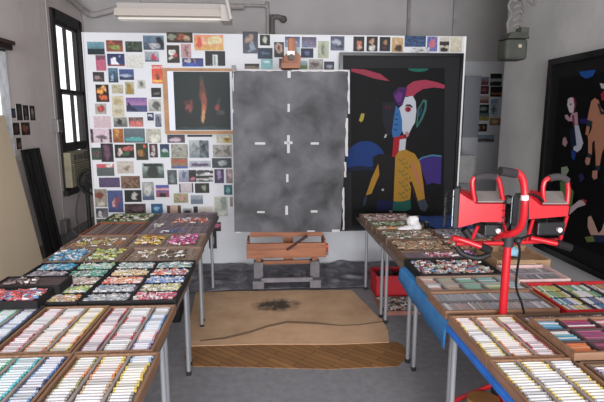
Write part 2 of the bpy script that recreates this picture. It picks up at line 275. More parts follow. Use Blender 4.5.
    (-0.49, 1.119, 0.077, 0.167, 'g a08890 887078;e .6 .4 .3 .3 c8b0b0;n 402830 .35', 'pinkish upright print against the grey easel board'),
    (-1.0, 0.983, 0.165, 0.114, 'g c8bcc0 b8acb0;r 0 0 .1 1 181418;r .9 0 1 1 181418;n a098a0 .2', 'pale print with black bars at both sides, lower right group'),
    (-0.814, 0.979, 0.169, 0.118, 'g 101810 181c14;e .65 .5 .2 .25 889078;n 303828 .35', 'black green print right of the pale print with side bars'),
    (-1.067, 0.862, 0.168, 0.115, 'g a8a878 989068;e .6 .5 .2 .3 c08880;n 687048 .45', 'olive print with faint pink figure below the side-barred print'),
    (-0.88, 0.842, 0.144, 0.109, 'g a0a8b0 586878;r 0 .5 1 1 607080;n 788890 .2', 'small misty grey seascape print'),
    (-1.155, 0.727, 0.165, 0.098, 'g c8a898 c0a090;r 0 0 .2 1 302c20;r .75 0 1 1 383020;n 907868 .2', 'beige print with dark sides just above the left table'),
    (-0.997, 0.704, 0.103, 0.061, 'g a0a0a0 909090;e .5 .8 .4 .5 202020', 'small print of a dark wheel just above the left table'),
    (-0.899, 0.712, 0.053, 0.095, 'g 302c28 282420;n 504840 .3', 'narrow dark brown print above the far end of left table'),
    (-0.776, 0.71, 0.163, 0.094, 'g d8d0c8 d0c8c0;e .3 .85 .25 .2 b07060;n b0a8a0 .2', 'pale print with a reddish patch above the left table'),
    (-0.508, 0.955, 0.099, 0.119, 'g 206878 185868;e .5 .5 .2 .35 60a8a8;n 103840 .3', 'small teal print beside the grey easel board'),
    (-0.596, 0.756, 0.16, 0.237, 'g c0c0b0 a8b0a8;e .65 .35 .2 .3 809088;e .5 .85 .4 .12 d8d8c8;n 909888 .25', 'tall pale print of a seated white figure, low right of the left prints'),
    (-0.473, 0.811, 0.035, 0.118, 'g 989080 888070;n 605850 .3', 'narrow tan sliver print touching the easel board edge'),
    (-0.655, 0.507, 0.1, 0.111, 'g 181418 201820;e .5 .4 .4 .25 e06088;n 100c10 .2', 'black print with pink lips shape beside the left table corner'),
    (-0.213, 2.647, 0.173, 0.24, 'g 383c48 505868;e .4 .35 .25 .2 a88878;t .2 .9 .7 .4 .8 .9 8898a8;n 282830 .35', 'tall dark print above the easel board, leftmost of that cluster'),
    (-0.048, 2.675, 0.115, 0.116, 'g 141814 101410;e .5 .5 .28 .35 b8b8a8;n 202420 .2', 'small black print with a pale rosette'),
    (-0.048, 2.529, 0.171, 0.121, 'g 182838 203040;e .5 .5 .3 .15 486888;n 385068 .35', 'dark blue print below the pale rosette print'),
    (0.112, 2.571, 0.113, 0.169, 'g 383030 302828;e .5 .4 .35 .35 c0a898;e .5 .4 .16 .18 803028;n 181414 .3', 'dark print of a pale flower left of the easel mast'),
    (0.266, 2.658, 0.171, 0.116, 'g 504868 8898b8;e .5 .5 .4 .15 b0a8c8;n 303050 .35', 'blue violet print behind the top of the easel mast'),
    (0.303, 2.543, 0.089, 0.113, 'g 90c0c8 70b0b8;n d0e0e0 .3', 'pale turquoise print right of the easel mast'),
    (0.457, 2.656, 0.167, 0.116, 'g 605068 7888a8;t 0 .2 1 .8 1 .95 b06888;n 302838 .35', 'grey print with a pink diagonal sweep'),
    (0.435, 2.537, 0.143, 0.105, 'g 181c38 202848;e .5 .5 .3 .2 586898;n 101028 .3', 'small navy print under the pink diagonal print'),
    (0.621, 2.577, 0.126, 0.19, 'g a8b098 98a088;e .5 .5 .2 .4 687868;n c8c8a8 .35', 'upright pale green print with a column shape'),
    (-0.201, 2.386, 0.167, 0.057, 'g 282828 404038;r 0 .5 1 1 807060;n 181818 .3', 'low dark print just above left end of the easel board'),
    (-0.03, 2.412, 0.134, 0.106, 'g 68b0b8 88c8c8;e .5 .3 .3 .15 d0e8e8;n 4890a0 .25', 'small turquoise sea print above the easel board'),
    (0.143, 2.421, 0.063, 0.106, 'g 503838 684848;n 302020 .35', 'reddish brown print half hidden by the easel mast foot'),
    (0.372, 2.405, 0.135, 0.093, 'g a0b8c8 607838;r 0 .55 1 1 687838;n 486030 .2', 'print of a green field under pale sky above the easel board'),
    (0.539, 2.412, 0.165, 0.114, 'g b0a8a0 98908c;e .4 .5 .3 .2 584848;n 605450 .4', 'grey brown print above the right half of the easel board'),
    (0.69, 2.4, 0.118, 0.09, 'g 282c40 303448;e .5 .6 .25 .2 9898a8;n 181828 .3', 'small dark print left of the big framed devil picture'),
    (0.785, 2.647, 0.16, 0.157, 'g 485068 606880;e .4 .4 .3 .2 a8b0c0;e .7 .7 .25 .15 303448;n 282c38 .4', 'large grey blue print, first in the strip above the devil picture'),
    (1.033, 2.643, 0.128, 0.165, 'g 201810 181008;e .5 .45 .25 .2 c87048;e .55 .75 .2 .15 d0a088;n 100c08 .25', 'dark portrait print with brown face, second in the strip'),
    (1.188, 2.645, 0.13, 0.166, 'g 181410 201814;e .5 .35 .2 .2 b88868;e .55 .75 .25 .18 d8d0c8;n 100c08 .25', 'dark portrait print with white collar, third in the strip'),
    (1.339, 2.644, 0.125, 0.16, 'g 141012 181416;e .55 .35 .14 .15 a87858;e .5 .75 .15 .1 702828;n 0c0808 .25', 'darkest portrait print, fourth in the strip'),
    (1.487, 2.639, 0.134, 0.161, 'g c8a870 b89058;e .4 .35 .2 .2 e0b088;e .6 .75 .3 .25 282018;n 806030 .25', 'golden portrait print, fifth in the strip above the devil picture'),
    (1.694, 2.678, 0.252, 0.122, 'g 102858 183868;n 5088b8 .35;n 081430 .2', 'wide deep blue print in the strip above the devil picture'),
    (1.756, 2.584, 0.219, 0.056, 'g d8d8d8 d0d0d0;n 303840 .45', 'thin white print with dark scribbles under the deep blue print'),
    (1.897, 2.651, 0.121, 0.167, 'g 2850a0 3060b0;e .5 .5 .3 .3 c05068;n e09090 .25', 'bright blue and pink print in the strip'),
    (2.042, 2.647, 0.115, 0.167, 'g c8c0b0 b8b0a0;r 0 .3 1 .55 302820;e .5 .85 .4 .15 282018', 'cream print with a dark bar, second from the right in strip'),
    (2.183, 2.647, 0.143, 0.173, 'g d0c8b0 c8c0a8;n b0a888 .3', 'plain cream paper print at the right end of strip'),
    (-.708, .345, .094, .218, 'g 181818 202024;e .4 .5 .25 .3 b8b4b4;n 101010 .3', 'black and white print hanging lowest, under the pink lips print'),
]
REAR_PRINTS = [
    (3.657, 2.425, 0.193, 0.14, 'g 8890a8 704048;r 0 .5 1 1 803848;n 202028 .3', 'blue and red print, top left on the rear white board'),
    (3.667, 2.275, 0.194, 0.141, 'g 602830 482028;e .5 .5 .25 .2 b05858;n 201018 .35', 'dark red print, second down on the rear white board'),
    (3.677, 2.117, 0.194, 0.131, 'g c0b8b0 906858;r 0 .6 1 1 905048;n 604038 .3', 'pale and rust print, third down on the rear white board'),
    (3.682, 1.958, 0.206, 0.143, 'g 182820 203028;e .5 .5 .3 .25 90a090;n 101810 .3', 'black green print, fourth down on the rear white board'),
    (3.691, 1.821, 0.207, 0.132, 'g 386880 a89830;r 0 .5 1 1 a89838;n 305048 .3', 'blue over yellow print, fifth down on rear white board'),
    (3.674, 1.633, 0.196, 0.133, 'g 201818 281c18;e .3 .5 .12 .3 b08070;e .7 .5 .12 .3 a87060;n 100c0c .3', 'dark print with two figures, sixth down on rear white board'),
    (3.877, 2.447, 0.205, 0.205, 'g 101818 182020;r 0 .4 1 .6 a8b0b0;n 101010 .3', 'dark print with pale band, top right on rear white board'),
    (3.891, 2.248, 0.206, 0.174, 'g 181410 201810;r 0 .6 1 .75 906028;n 0c0808 .3', 'dark print with an amber streak on the rear white board'),
    (3.876, 1.969, 0.138, 0.318, 'g 5890b8 c0c8c8;e .5 .6 .3 .25 385868;n e0e0e0 .25', 'tall light blue print on the rear white board'),
    (3.909, 1.738, 0.196, 0.122, 'g b07848 987040;e .5 .5 .3 .3 d8c090;n 503018 .3', 'small orange brown print on the rear white board'),
    (3.744, 1.443, 0.336, 0.134, 'g 7098b8 a8b8c0;r 0 .5 1 .8 584840;n 90a0b0 .2', 'wide blue panorama print, lowest on the rear white board'),
]
WALL_PRINTS = [
    (6.027, 1.857, 0.241, 0.111, 'g 383030 504840;r .35 .2 1 .6 485878;n 201818 .35', 'wide blue and brown print, first in the row on left wall'),
    (6.239, 1.871, 0.141, 0.198, 'g 202828 302c28;e .5 .4 .2 .3 485050;n 101414 .3', 'narrow dark green print on the left wall, second in row'),
    (6.398, 1.866, 0.144, 0.183, 'g 141010 181414;e .5 .4 .25 .25 685048;e .5 .8 .25 .1 888078;n 0c0808 .3', 'narrow black print of a figure on the left wall, third in row'),
    (6.567, 1.862, 0.14, 0.187, 'g 181414 1c1818;e .5 .4 .25 .2 a8a098;e .5 .75 .3 .15 706058;n 0c0a0a .3', 'narrow black print of pale figure, nearest the window conduit'),
    (6.126, 1.671, 0.164, 0.145, 'g 302018 281810;e .5 .5 .3 .3 684030;n 140c08 .3', 'dark brown print, lower left on the left wall'),
    (6.354, 1.668, 0.219, 0.156, 'g 382018 301810;e .5 .45 .35 .25 a06848;e .6 .7 .2 .15 804838;n 180c08 .3', 'brown portrait print, lower right on the left wall'),
    (6.157, 1.494, 0.12, 0.137, 'g 201814 181410;e .6 .6 .25 .2 a07060;n 100c0a .3', 'small dark print, lowest on the left wall'),
]
# ============================================================ THE SETTING
XL, XR, YB, ZC = -3.05, 3.0, 8.6, 4.0
struct(MB().box(-3.3, 4.6, -2.6, 8.8, -.1, 0, '6c6c74').build('floor', 'floor', loc=(0, 0, 0)))
struct(MB().box(XL-.07, 4.6, -2.6, 8.66, ZC, ZC+.1, 'b0acae').build('ceiling', 'wall'))
struct(MB().box(XL-.07, 4.6, YB, YB+.06, 0, ZC).build('wall_back', 'wall'))
wy0, wy1, wz0, wz1 = 7.40, 8.38, .74, 3.26        # far window opening
vy0, vy1, vz0, vz1 = 4.6, 6.02, 1.35, 2.55        # near window opening
wl = MB()
for a in ((-2.6, vy0, 0, ZC), (vy0, vy1, 0, vz0), (vy0, vy1, vz1, ZC), (vy1, wy0, 0, ZC), (wy0, wy1, 0, wz0), (wy0, wy1, wz1, ZC), (wy1, YB, 0, ZC)):
    wl.box(XL-.07, XL, a[0], a[1], a[2], a[3])
struct(wl.build('wall_left', 'wall_l'))
wr = MB(); wr.box(XR, XR+.2, -2.6, 6.25, 0, ZC); wr.box(XR+.2, 4.45, 6.1, 6.25, 0, ZC); wr.box(4.3, 4.45, 6.25, YB, 0, ZC)
struct(wr.build('wall_right', 'wall_r'))
struct(MB().box(XL, XL+.02, -2.6, wy0+1.2, 0, .13, '8a8484').build('baseboard_left', 'dusty'))
struct(MB().box(XL, 4.3, YB-.02, YB, 0, .13, 'a09c9e').build('baseboard_back', 'dusty'))
struct(MB().box(XR-.02, XR, -2.6, 6.25, 0, .12, 'a09c9e').build('baseboard_right', 'dusty'))
# bare parquet showing through the grey floor covering
pq = MB(); pts = [atZ(*p, .004) for p in ((186, 345), (260, 343), (340, 344), (398, 342), (408, 350), (406, 358), (398, 366), (330, 369), (250, 367), (190, 366), (184, 358))]
pq.prism(pts, (0, 0, -.006), '7a5534'); o = pq.build('floor_parquet', 'parquet', loc=(0, 0, 0)); struct(o)

# far window with air conditioner
wn = thing('window_1', (XL, 7.9, wz0), None, None); struct(wn); DK = '2e2a2a'
fr = MB(); fx0, fx1 = XL-.10, XL+.03
fr.box(fx0, fx1, wy0-.07, wy0+.04, wz0-.06, wz1+.06, DK); fr.box(fx0, fx1, wy1-.04, wy1+.07, wz0-.06, wz1+.06, DK)
fr.box(fx0, fx1, wy0, wy1, wz1-.07, wz1+.07, DK); fr.box(XL-.1, XL+.07, wy0-.1, wy1+.1, wz0-.08, wz0, DK)
fr.build('window_frame', 'dusty', wn)
ym = (wy0+wy1)/2; zm = 2.18
for nm, xx, za, zb in (('upper_sash', XL-.06, zm-.03, wz1-.07), ('lower_sash', XL-.02, wz0+.64, zm+.04)):
    s = MB()
    s.box(xx, xx+.045, wy0+.04, wy0+.085, za, zb, DK); s.box(xx, xx+.045, wy1-.085, wy1-.04, za, zb, DK); s.box(xx, xx+.045, ym-.02, ym+.02, za, zb, DK)
    s.box(xx, xx+.045, wy0+.04, wy1-.04, za, za+.055, DK); s.box(xx, xx+.045, wy0+.04, wy1-.04, zb-.055, zb, DK)
    so = s.build(nm, 'dusty', wn)
    g = MB().box(xx+.018, xx+.022, wy0+.085, wy1-.085, za+.055, zb-.055).build('glass_pane', 'glass', wn)
    g.parent = so
MB().box(XL-.05, XL-.01, wy0+.04, wy1-.04, wz0+.565, wz0+.66, '3a3636').build('filler_board', 'dusty', wn)
# near window
wn2 = thing('window_2', (XL, 5.3, vz0), None, None); struct(wn2)
fr = MB(); fr.box(XL-.10, XL+.02, vy0-.06, vy0, vz0-.06, vz1+.06, DK); fr.box(XL-.10, XL+.02, vy1-.2, vy1, vz0-.06, vz1, 'f2f6fa'); fr.box(XL-.15, XL+.02, vy0, vy1, vz1, vz1+.06, DK); fr.box(XL-.15, XL+.05, vy0-.06, vy1+.06, vz0-.06, vz0, 'b4acac')  # wide far jamb coloured near-white to carry the pane's brightness
fr.build('window_frame', 'dusty', wn2); MB().box(XL-.03, XL-.025, vy0, vy1, vz0, vz1).build('glass_pane', 'glass', wn2)
sh = thing('wall_shelf', (XL, 5.6, 2.5), 'dark brown wooden box shelf on the left wall above the near window', 'shelf')
MB().box(XL, XL+.15, 5.0, 6.0, 2.62, 2.66, '46342c').build('top_board', 'dusty', sh); MB().box(XL+.01, XL+.13, 5.02, 5.97, 2.56, 2.62, '2a201c').build('lower_rail', 'dusty', sh)

# air conditioner
ac = thing('air_conditioner', (XL+.1, 7.85, wz0), 'beige window air conditioner sitting in the bottom of the dark framed window', 'air conditioner')
MB().box(XL-.25, XL+.13, 7.34, 8.04, wz0+.04, wz0+.56, 'a09880').build('body', 'dusty', ac, bevel=.01)
gr = MB(); gr.box(XL+.13, XL+.135, 7.4, 8.02, wz0+.06, wz0+.40, '6c665a')
for k in range(11): gr.box(XL+.135, XL+.145, 7.41, 8.01, wz0+.07+k*.03, wz0+.085+k*.03, 'a8a088')
gr.build('grille', 'dusty', ac)
gr = MB()
for k in range(5): gr.box(XL+.13, XL+.145, 7.42+k*.12, 7.51+k*.12, wz0+.44, wz0+.52, '6a665c')
gr.build('air_vent', 'dusty', ac)
MB().box(XL+.13, XL+.138, 7.88, 8.01, wz0+.425, wz0+.54, '3c3a36').build('control_panel', 'paint', ac)
tag(MB().tube([(XL+.2, 7.5, wz0+.03), (XL+.14, 7.42, .55), (XL+.1, 7.45, .3), (XL+.12, 7.55, .05), (XL+.2, 7.4, .03), (XL+.16, 7.25, .1), (XL+.08, 7.2, .25)], .012, '6a6462').build('power_cord', 'matte'), 'grey cord drooping from the air conditioner down to the low outlet box', 'cord')
# conduit, outlet boxes
cdt = thing('wall_conduit', (XL, 7.17, .1), 'thin vertical grey conduit on the left wall beside the window', 'pipe')
MB().cyl((XL+.03, 7.17, .3), (XL+.03, 7.17, ZC), .010, 'a8a2a2').build('pipe', 'paint', cdt)
b1 = MB().box(XL, XL+.09, 7.11, 7.25, 1.6, 1.78, '8c8888').build('outlet_box', 'metal', bevel=.008); tag(b1, 'grey metal switch box high on the conduit beside the window', 'electrical box', 'electrical boxes on the left wall conduit')
MB().box(XL+.09, XL+.10, 7.13, 7.23, 1.63, 1.75, '55504e').build('cover_plate', 'paint').parent = b1; bpy.data.objects['cover_plate'].location = Vector((0, 0, 1.63)) - Vector((0, 0, 1.6)) + Vector((.055, 0, 0))
b2 = MB().box(XL, XL+.09, 7.10, 7.26, .14, .34, '7c7876').build('outlet_box', 'metal', bevel=.008); tag(b2, 'grey metal outlet box at the foot of the conduit near the floor', 'electrical box', 'electrical boxes on the left wall conduit')

# pipes on back wall / ceiling
pp = MB(); pp.tube([(XL+.1, 5.8, 3.6), (XL+.1, 7.6, 3.56), (XL+.12, 8.2, 3.5), (XL+.2, 8.42, 3.44), (XL+.45, 8.46, 3.5), (-2.3, 8.46, 3.58), (-1.9, 8.46, 3.6), (-.4, 8.46, 3.6)], .045, 'a8a29e', sub=5)
tag(pp.build('ceiling_pipe', 'dusty'), 'grey painted pipe bending round the far left corner near the ceiling', 'pipe')
pp = MB(); pp.tube([(-.6, 8.5, 3.63), (-.12, 8.5, 3.63), (-.04, 8.5, 3.6), (-.02, 8.5, 3.5), (-.02, 8.5, 1.2)], .025, 'a09a98', sub=4)
tag(pp.build('wall_conduit', 'dusty'), 'thin grey conduit turning down behind the white panel, centre left', 'pipe')
pp = MB(); pp.tube([(.22, 8.5, 3.44), (.12, 8.5, 3.46), (.06, 8.5, 3.42), (.055, 8.5, 3.3), (.055, 8.5, 1.2)], .04, '6a6664', sub=4); pp.sphere((.24, 8.5, 3.42), .06, '5a5654')
tag(pp.build('vent_pipe', 'dusty'), 'short dark pipe with a bent top behind the white panel', 'pipe')
for xx in (2.35, 3.15):
    tag(MB().box(xx, xx+.05, 8.54, 8.6, 0, ZC, '908c8e' if xx < 3 else 'a8a4a6').build('wall_batten', 'dusty'), 'vertical strip on the back wall, ' + ('left one, above the devil picture' if xx < 3 else 'right one, above the panel end'), 'strip')

# hanging fluorescent fixture
fl = thing('fluorescent_fixture', (-1.04, 5.5, 2.85), 'long unlit white fluorescent fixture hanging from the ceiling above the left prints', 'light fixture')
h = MB(); x0, x1 = -1.6, -.42
h.prism([(x0, 5.38, 2.845), (x0, 5.62, 2.845), (x0, 5.56, 2.93), (x0, 5.44, 2.93)], (x1-x0, 0, 0), 'b4aca4'); h.build('reflector', 'paint', fl, bevel=.004)
MB().box(x0+.02, x1-.02, 5.45, 5.55, 2.93, 2.985, '98928e').build('housing', 'paint', fl)
for yy in (5.46, 5.54): MB().cyl((x0+.03, yy, 2.83), (x1-.03, yy, 2.83), .016, 'd8d4cc').build('tube_lamp', 'gloss', fl)
for xx in (-1.35, -.62): MB().cyl((xx, 5.5, 2.98), (xx, 5.5, ZC), .005, '807c7a', 6).build('hanging_rod', 'paint', fl)
MB().box(-.50, -.40, 5.37, 5.63, 2.80, 2.96, 'a8a29c').build('end_cap', 'paint', fl)
tag(MB().cyl((-.52, 5.34, 3.45), (-.39, 5.3, 2.8), .02, 'a8a4a0').build('hanging_bar', 'paint'), 'pale slanted bar hanging at the right end of the fluorescent fixture', 'bar')

# hanging electric unit near right wall
hb = thing('ceiling_heater', (2.46, 5.0, 2.37), 'grey green metal box hanging from knotted pipes beside the right wall', 'heater')
b = MB(); b.box(2.345, 2.575, 4.88, 5.08, 2.375, 2.575, '3e403a'); b.build('casing', 'dusty', hb, bevel=.03)
b = MB(); b.prism([(2.35, 4.88, 2.58), (2.58, 4.88, 2.58), (2.56, 4.88, 2.64), (2.40, 4.88, 2.64)], (0, .2, 0), '383a34'); b.box(2.50, 2.58, 4.9, 5.02, 2.62, 2.69, '464640'); b.build('top_cover', 'dusty', hb)
MB().box(2.47, 2.50, 4.87, 4.882, 2.49, 2.52, 'a8a080').build('label_plate', 'paint', hb)
for k, pts in enumerate(([(2.43, 5, 2.62), (2.40, 5, 2.74), (2.44, 5, 2.82), (2.40, 5, 2.90), (2.44, 5, 2.96), (2.60, 5, 2.97), (2.68, 5, 3.0), (2.70, 5, ZC)], [(2.56, 5, 2.66), (2.53, 5, 2.75), (2.57, 5, 2.85), (2.55, 5, 2.98), (2.53, 5, 3.2), (2.53, 5, ZC)])):
    MB().tube(pts, .013, '6e6a66').build('pipe', 'dusty', hb)
b = MB()
for k in range(5): b.tube([(2.44, 4.98, 2.70+k*.06), (2.50, 4.97, 2.73+k*.06), (2.56, 5.0, 2.69+k*.06)], .009, '76726e')
b.build('wire_bundle', 'dusty', hb)

# rear white board, door leaf, prints
tag(MB().box(3.28, 4.12, 8.36, 8.44, 0, 2.75, 'c8c6ca').build('pinboard', 'panelm'), 'narrow white board standing against the back wall at the right', 'board', 'white pin-up boards')
cab = thing('grey_locker', (3.36, 7.6, 0), 'narrow grey locker just right of the white panel edge', 'locker')
MB().box(3.0, 3.25, 7.5, 7.9, 1.5, 2.44, '72747a').build('body', 'paint', cab); MB().box(3.0, 3.25, 7.5, 7.9, 0, 1.5, '9a9a9e').build('lower_body', 'paint', cab)
ch = thing('padded_chair', (3.0, 6.9, 0), 'grey padded chair back showing beside the white panel behind the red lamp', 'chair')
MB().box(2.72, 2.98, 6.85, 6.95, .85, 1.28, '8a8886').build('backrest', 'dusty', ch, bevel=.05); MB().box(2.70, 2.98, 6.5, 6.95, .5, .6, '8a8886').build('seat', 'dusty', ch, bevel=.03)
for xx in (2.73, 2.95):
    for yy in (6.54, 6.9): MB().cyl((xx, yy, 0), (xx, yy, .86 if yy > 6.8 else .5), .015, '5a5a5c').build('leg', 'metal', ch)

# ============================================================ WHITE PANEL
pn = thing('pinboard', (.08, 5.83, 0), 'large white panel standing across the room, covered with pinned prints', 'board', 'white pin-up boards')
MB().box(-2.065, 2.275, 5.80, 5.86, 0, 2.74, 'e0dee2').build('panel_sheet', 'panelm', pn)
MB().box(-2.08, -2.065, 5.79, 5.87, 0, 2.74, 'c0bec0').build('edge_strip', 'paint', pn); MB().box(2.275, 2.30, 5.79, 5.87, 0, 2.74, 'd8dcd8').build('edge_strip', 'paint', pn)

def parse(sp):
    out = []
    for t in sp.split(';'):
        a = t.split(); out.append((a[0], [float(x) if '.' in x or len(x) < 6 else hx(x) for x in a[1:]]))
    return out
def shade(ops, u, v, seed, rnd, warp=1):
    c = (.5, .5, .5, 1); wz = noise.noise(Vector((u*3+seed, v*3, seed*.3)))*.16*warp
    u2, v2 = u, v; u = u+wz; v = v+noise.noise(Vector((u*3, v*3+seed, 9.1)))*.14*warp
    for k, a in ops:
        if k == 'g': c = tuple(a[0][i]*(1-v2)+a[1][i]*v2 for i in range(3))+(1,)
        elif k == 'r':
            if a[0]-.01 <= u2 <= a[2]+.01 and a[1] <= v2+wz*.25 <= a[3]+.05: c = a[4]
        elif k == 'e':
            d = ((u-a[0])/a[2])**2+((v-a[1])/a[3])**2
            if d < 1.15: c = a[4] if d < .8 else tuple((c[i]+a[4][i])/2 for i in range(3))+(1,)
        elif k == 't':
            P = [(a[0], a[1]), (a[2], a[3]), (a[4], a[5])]; sg = [(P[(i+1) % 3][0]-P[i][0])*(v-P[i][1])-(P[(i+1) % 3][1]-P[i][1])*(u-P[i][0]) for i in range(3)]
            if all(x >= 0 for x in sg) or all(x <= 0 for x in sg): c = a[6]
        elif k == 'n':
            q = max(0, noise.noise(Vector((u*7+seed*3.1, v*6+seed, seed*.7)))*2.2*a[1]+a[1]*.35)+rnd.uniform(-.08, .08)
            q = min(1, max(0, q)); c = tuple(c[i]*(1-q)+a[0][i]*q for i in range(3))+(1,)
    gq = sum(c[:3])/3; rr = rnd.uniform(.8, 1.15); return tuple(min(1, (c[i]*.85+gq*.15)*rr*.8+.003) for i in range(3))+(1,)
def make_print(center, w, h, spec, label, group, axis='y', idx=0, depth=.004, name='pinned_print', cat='print'):
    ops = parse(spec); rnd = random.Random(idx); nx = max(8, int(w/.011)); ny = max(8, int(h/.011)); m = MB()
    cx, cy, cz = center
    P = (lambda u, v, d=0: (cx-w/2+u*w, cy-d, cz+h/2-v*h)) if axis == 'y' else (lambda u, v, d=0: (cx+d, cy-w/2+u*w, cz+h/2-v*h))
    m.add([P(0, 0), P(1, 0), P(1, 1), P(0, 1), P(0, 0, depth*.9), P(1, 0, depth*.9), P(1, 1, depth*.9), P(0, 1, depth*.9)], [(0, 1, 2, 3), (0, 4, 5, 1), (1, 5, 6, 2), (2, 6, 7, 3), (3, 7, 4, 0)], 'd8d6d4')
    g = [[shade(ops, i/nx, j/ny, idx+1, rnd, .35 if idx == 400 else 1) for i in range(nx+1)] for j in range(ny+1)]
    vs = [P(i/nx, j/ny, depth) for j in range(ny+1) for i in range(nx+1)]; b = len(m.v); m.v += [Vector(p) for p in vs]
    for j in range(ny):
        for i in range(nx):
            m.f.append([b+j*(nx+1)+i, b+(j+1)*(nx+1)+i, b+(j+1)*(nx+1)+i+1, b+j*(nx+1)+i+1]); m.c.append([g[j][i], g[j+1][i], g[j+1][i+1], g[j][i+1]]); m.sm.append(False)
    o = m.build(name, 'print', fix=False); tag(o, label, cat, group); return o
def jiggle(k): return .0006*(k % 5)
for k, (x, z, w_, h_, sp, lb) in enumerate(PANEL_PRINTS):
    o = make_print((x, 5.7995-jiggle(k), z), w_, h_, sp, lb, 'prints pinned to the large white panel', idx=k)
    if 'poster with white' in lb:
        o.name = 'poster'; o['category'] = 'poster'
        fc = bpy.data.curves.new('lettering', 'FONT'); fc.body = 'GIANT'; fc.size = .042; fc.align_x = 'CENTER'; fc.extrude = .0005
        m_, n_, l_, b_ = new_mat('lettering'); b_.inputs['Base Color'].default_value = hx('f0d8d0'); fc.materials.append(m_)
        tt_ = bpy.data.objects.new('lettering_curve', fc); C.objects.link(tt_); dg = bpy.context.evaluated_depsgraph_get(); lm = bpy.data.meshes.new_from_object(tt_.evaluated_get(dg)); bpy.data.objects.remove(tt_)
        t = bpy.data.objects.new('lettering', lm); C.objects.link(t); t.parent = o; t.rotation_euler = (pi/2, 0, 0); t.location = (0, -.004, h_*.80)
for k, (x, z, w_, h_, sp, lb) in enumerate(REAR_PRINTS): make_print((x, 8.359-jiggle(k), z), w_, h_, sp, lb, 'prints on the rear white board', idx=200+k)
for k, (y, z, w_, h_, sp, lb) in enumerate(WALL_PRINTS): make_print((XL+.0005, y, z), w_, h_, sp, lb, 'prints taped to the left wall', axis='x', idx=300+k)

# brown mount board with dark picture
Y0 = 5.78; bd = thing('mounted_picture', (-.8, Y0, 1.6), 'dark green picture on brown mount board, left of the easel', 'picture')
a = atY(162, 68, Y0-.03); b = atY(238, 134, Y0-.03)
MB().box(a.x, b.x, Y0-.022, Y0+.008, b.z, a.z, 'a07c5c').build('mount_board', 'dusty', bd)
c0 = atY(167, 71, Y0-.03); c1 = atY(233, 130.5, Y0-.03)
MB().box(c0.x, c1.x, Y0-.025, Y0-.022, c1.z, c0.z, 'ccd0dc').build('white_margin', 'print', bd)
c0 = atY(173, 71.5, Y0-.03); c1 = atY(231, 130, Y0-.03)
o = make_print(((c0.x+c1.x)/2, Y0-.0252, (c0.z+c1.z)/2), c1.x-c0.x, c0.z-c1.z, 'g 0c2220 081614;e .22 .55 .07 .04 4c2420;e .3 .57 .03 .07 7c3830;e .26 .64 .06 .06 90443c;e .24 .74 .03 .1 241414;e .5 .16 .04 .08 34382c;e .5 .36 .055 .2 6c3828;e .52 .52 .045 .16 904430;e .51 .64 .035 .1 b06838;e .51 .76 .03 .12 c89458;e .78 .5 .025 .08 38403c;e .77 .6 .045 .06 a04438;e .84 .7 .08 .05 4c4840;e .5 .98 .5 .03 1c3c3c;n 081c1a .25', None, None, idx=400, depth=.002, name='dark_image')
o.parent = bd; o.location = o.location - Vector(bd['_o'])
for k in ('group', 'category', 'label'):
    if k in o: del o[k]

# ---------------- large framed devil picture
YD = 5.74; dv = thing('framed_picture', (1.5, YD, .45), 'large black framed picture of a horned figure in a mustard jacket', 'picture', 'large framed pictures')
A = [atY(336, 52, YD), atY(461, 54, YD), atY(455.5, 231, YD), atY(341, 231, YD)]
x0, x1, z1, z0 = (A[0].x+A[3].x)/2, (A[1].x+A[2].x)/2, (A[0].z+A[1].z)/2, .45
f = MB(); t = .035
for bx in ((x0, x1, z1-t, z1), (x0, x1, z0, z0+t), (x0, x0+t, z0+t, z1-t), (x1-t, x1, z0+t, z1-t)): f.box(bx[0], bx[1], YD-.03, YD+.05, bx[2], bx[3], '0c0c0e')
f.build('frame', 'gloss', dv)
MB().box(x0+t, x1-t, YD-.004, YD+.03, z0+t, z1-t, '1f1e20').build('mat_border', 'picture', dv)
def flat(region, pts, plane, off, col, axis):
    ox, oy, s = region; q = [(ox+p[0]/s, oy+p[1]/s) for p in pts]
    return [atY(a, b, plane-off) for a, b in q] if axis == 'y' else [atX(a, b, plane-off) for a, b in q]
def ell(cx, cy, rx, ry, n=18, a0=0, a1=2*pi): return [(cx+rx*cos(a0+(a1-a0)*k/n), cy+ry*sin(a0+(a1-a0)*k/n)) for k in range(n+(0 if a1-a0 > 6.2 else 1))]
RA, RB = (340, 60, 4.467), (340, 140, 4.017)
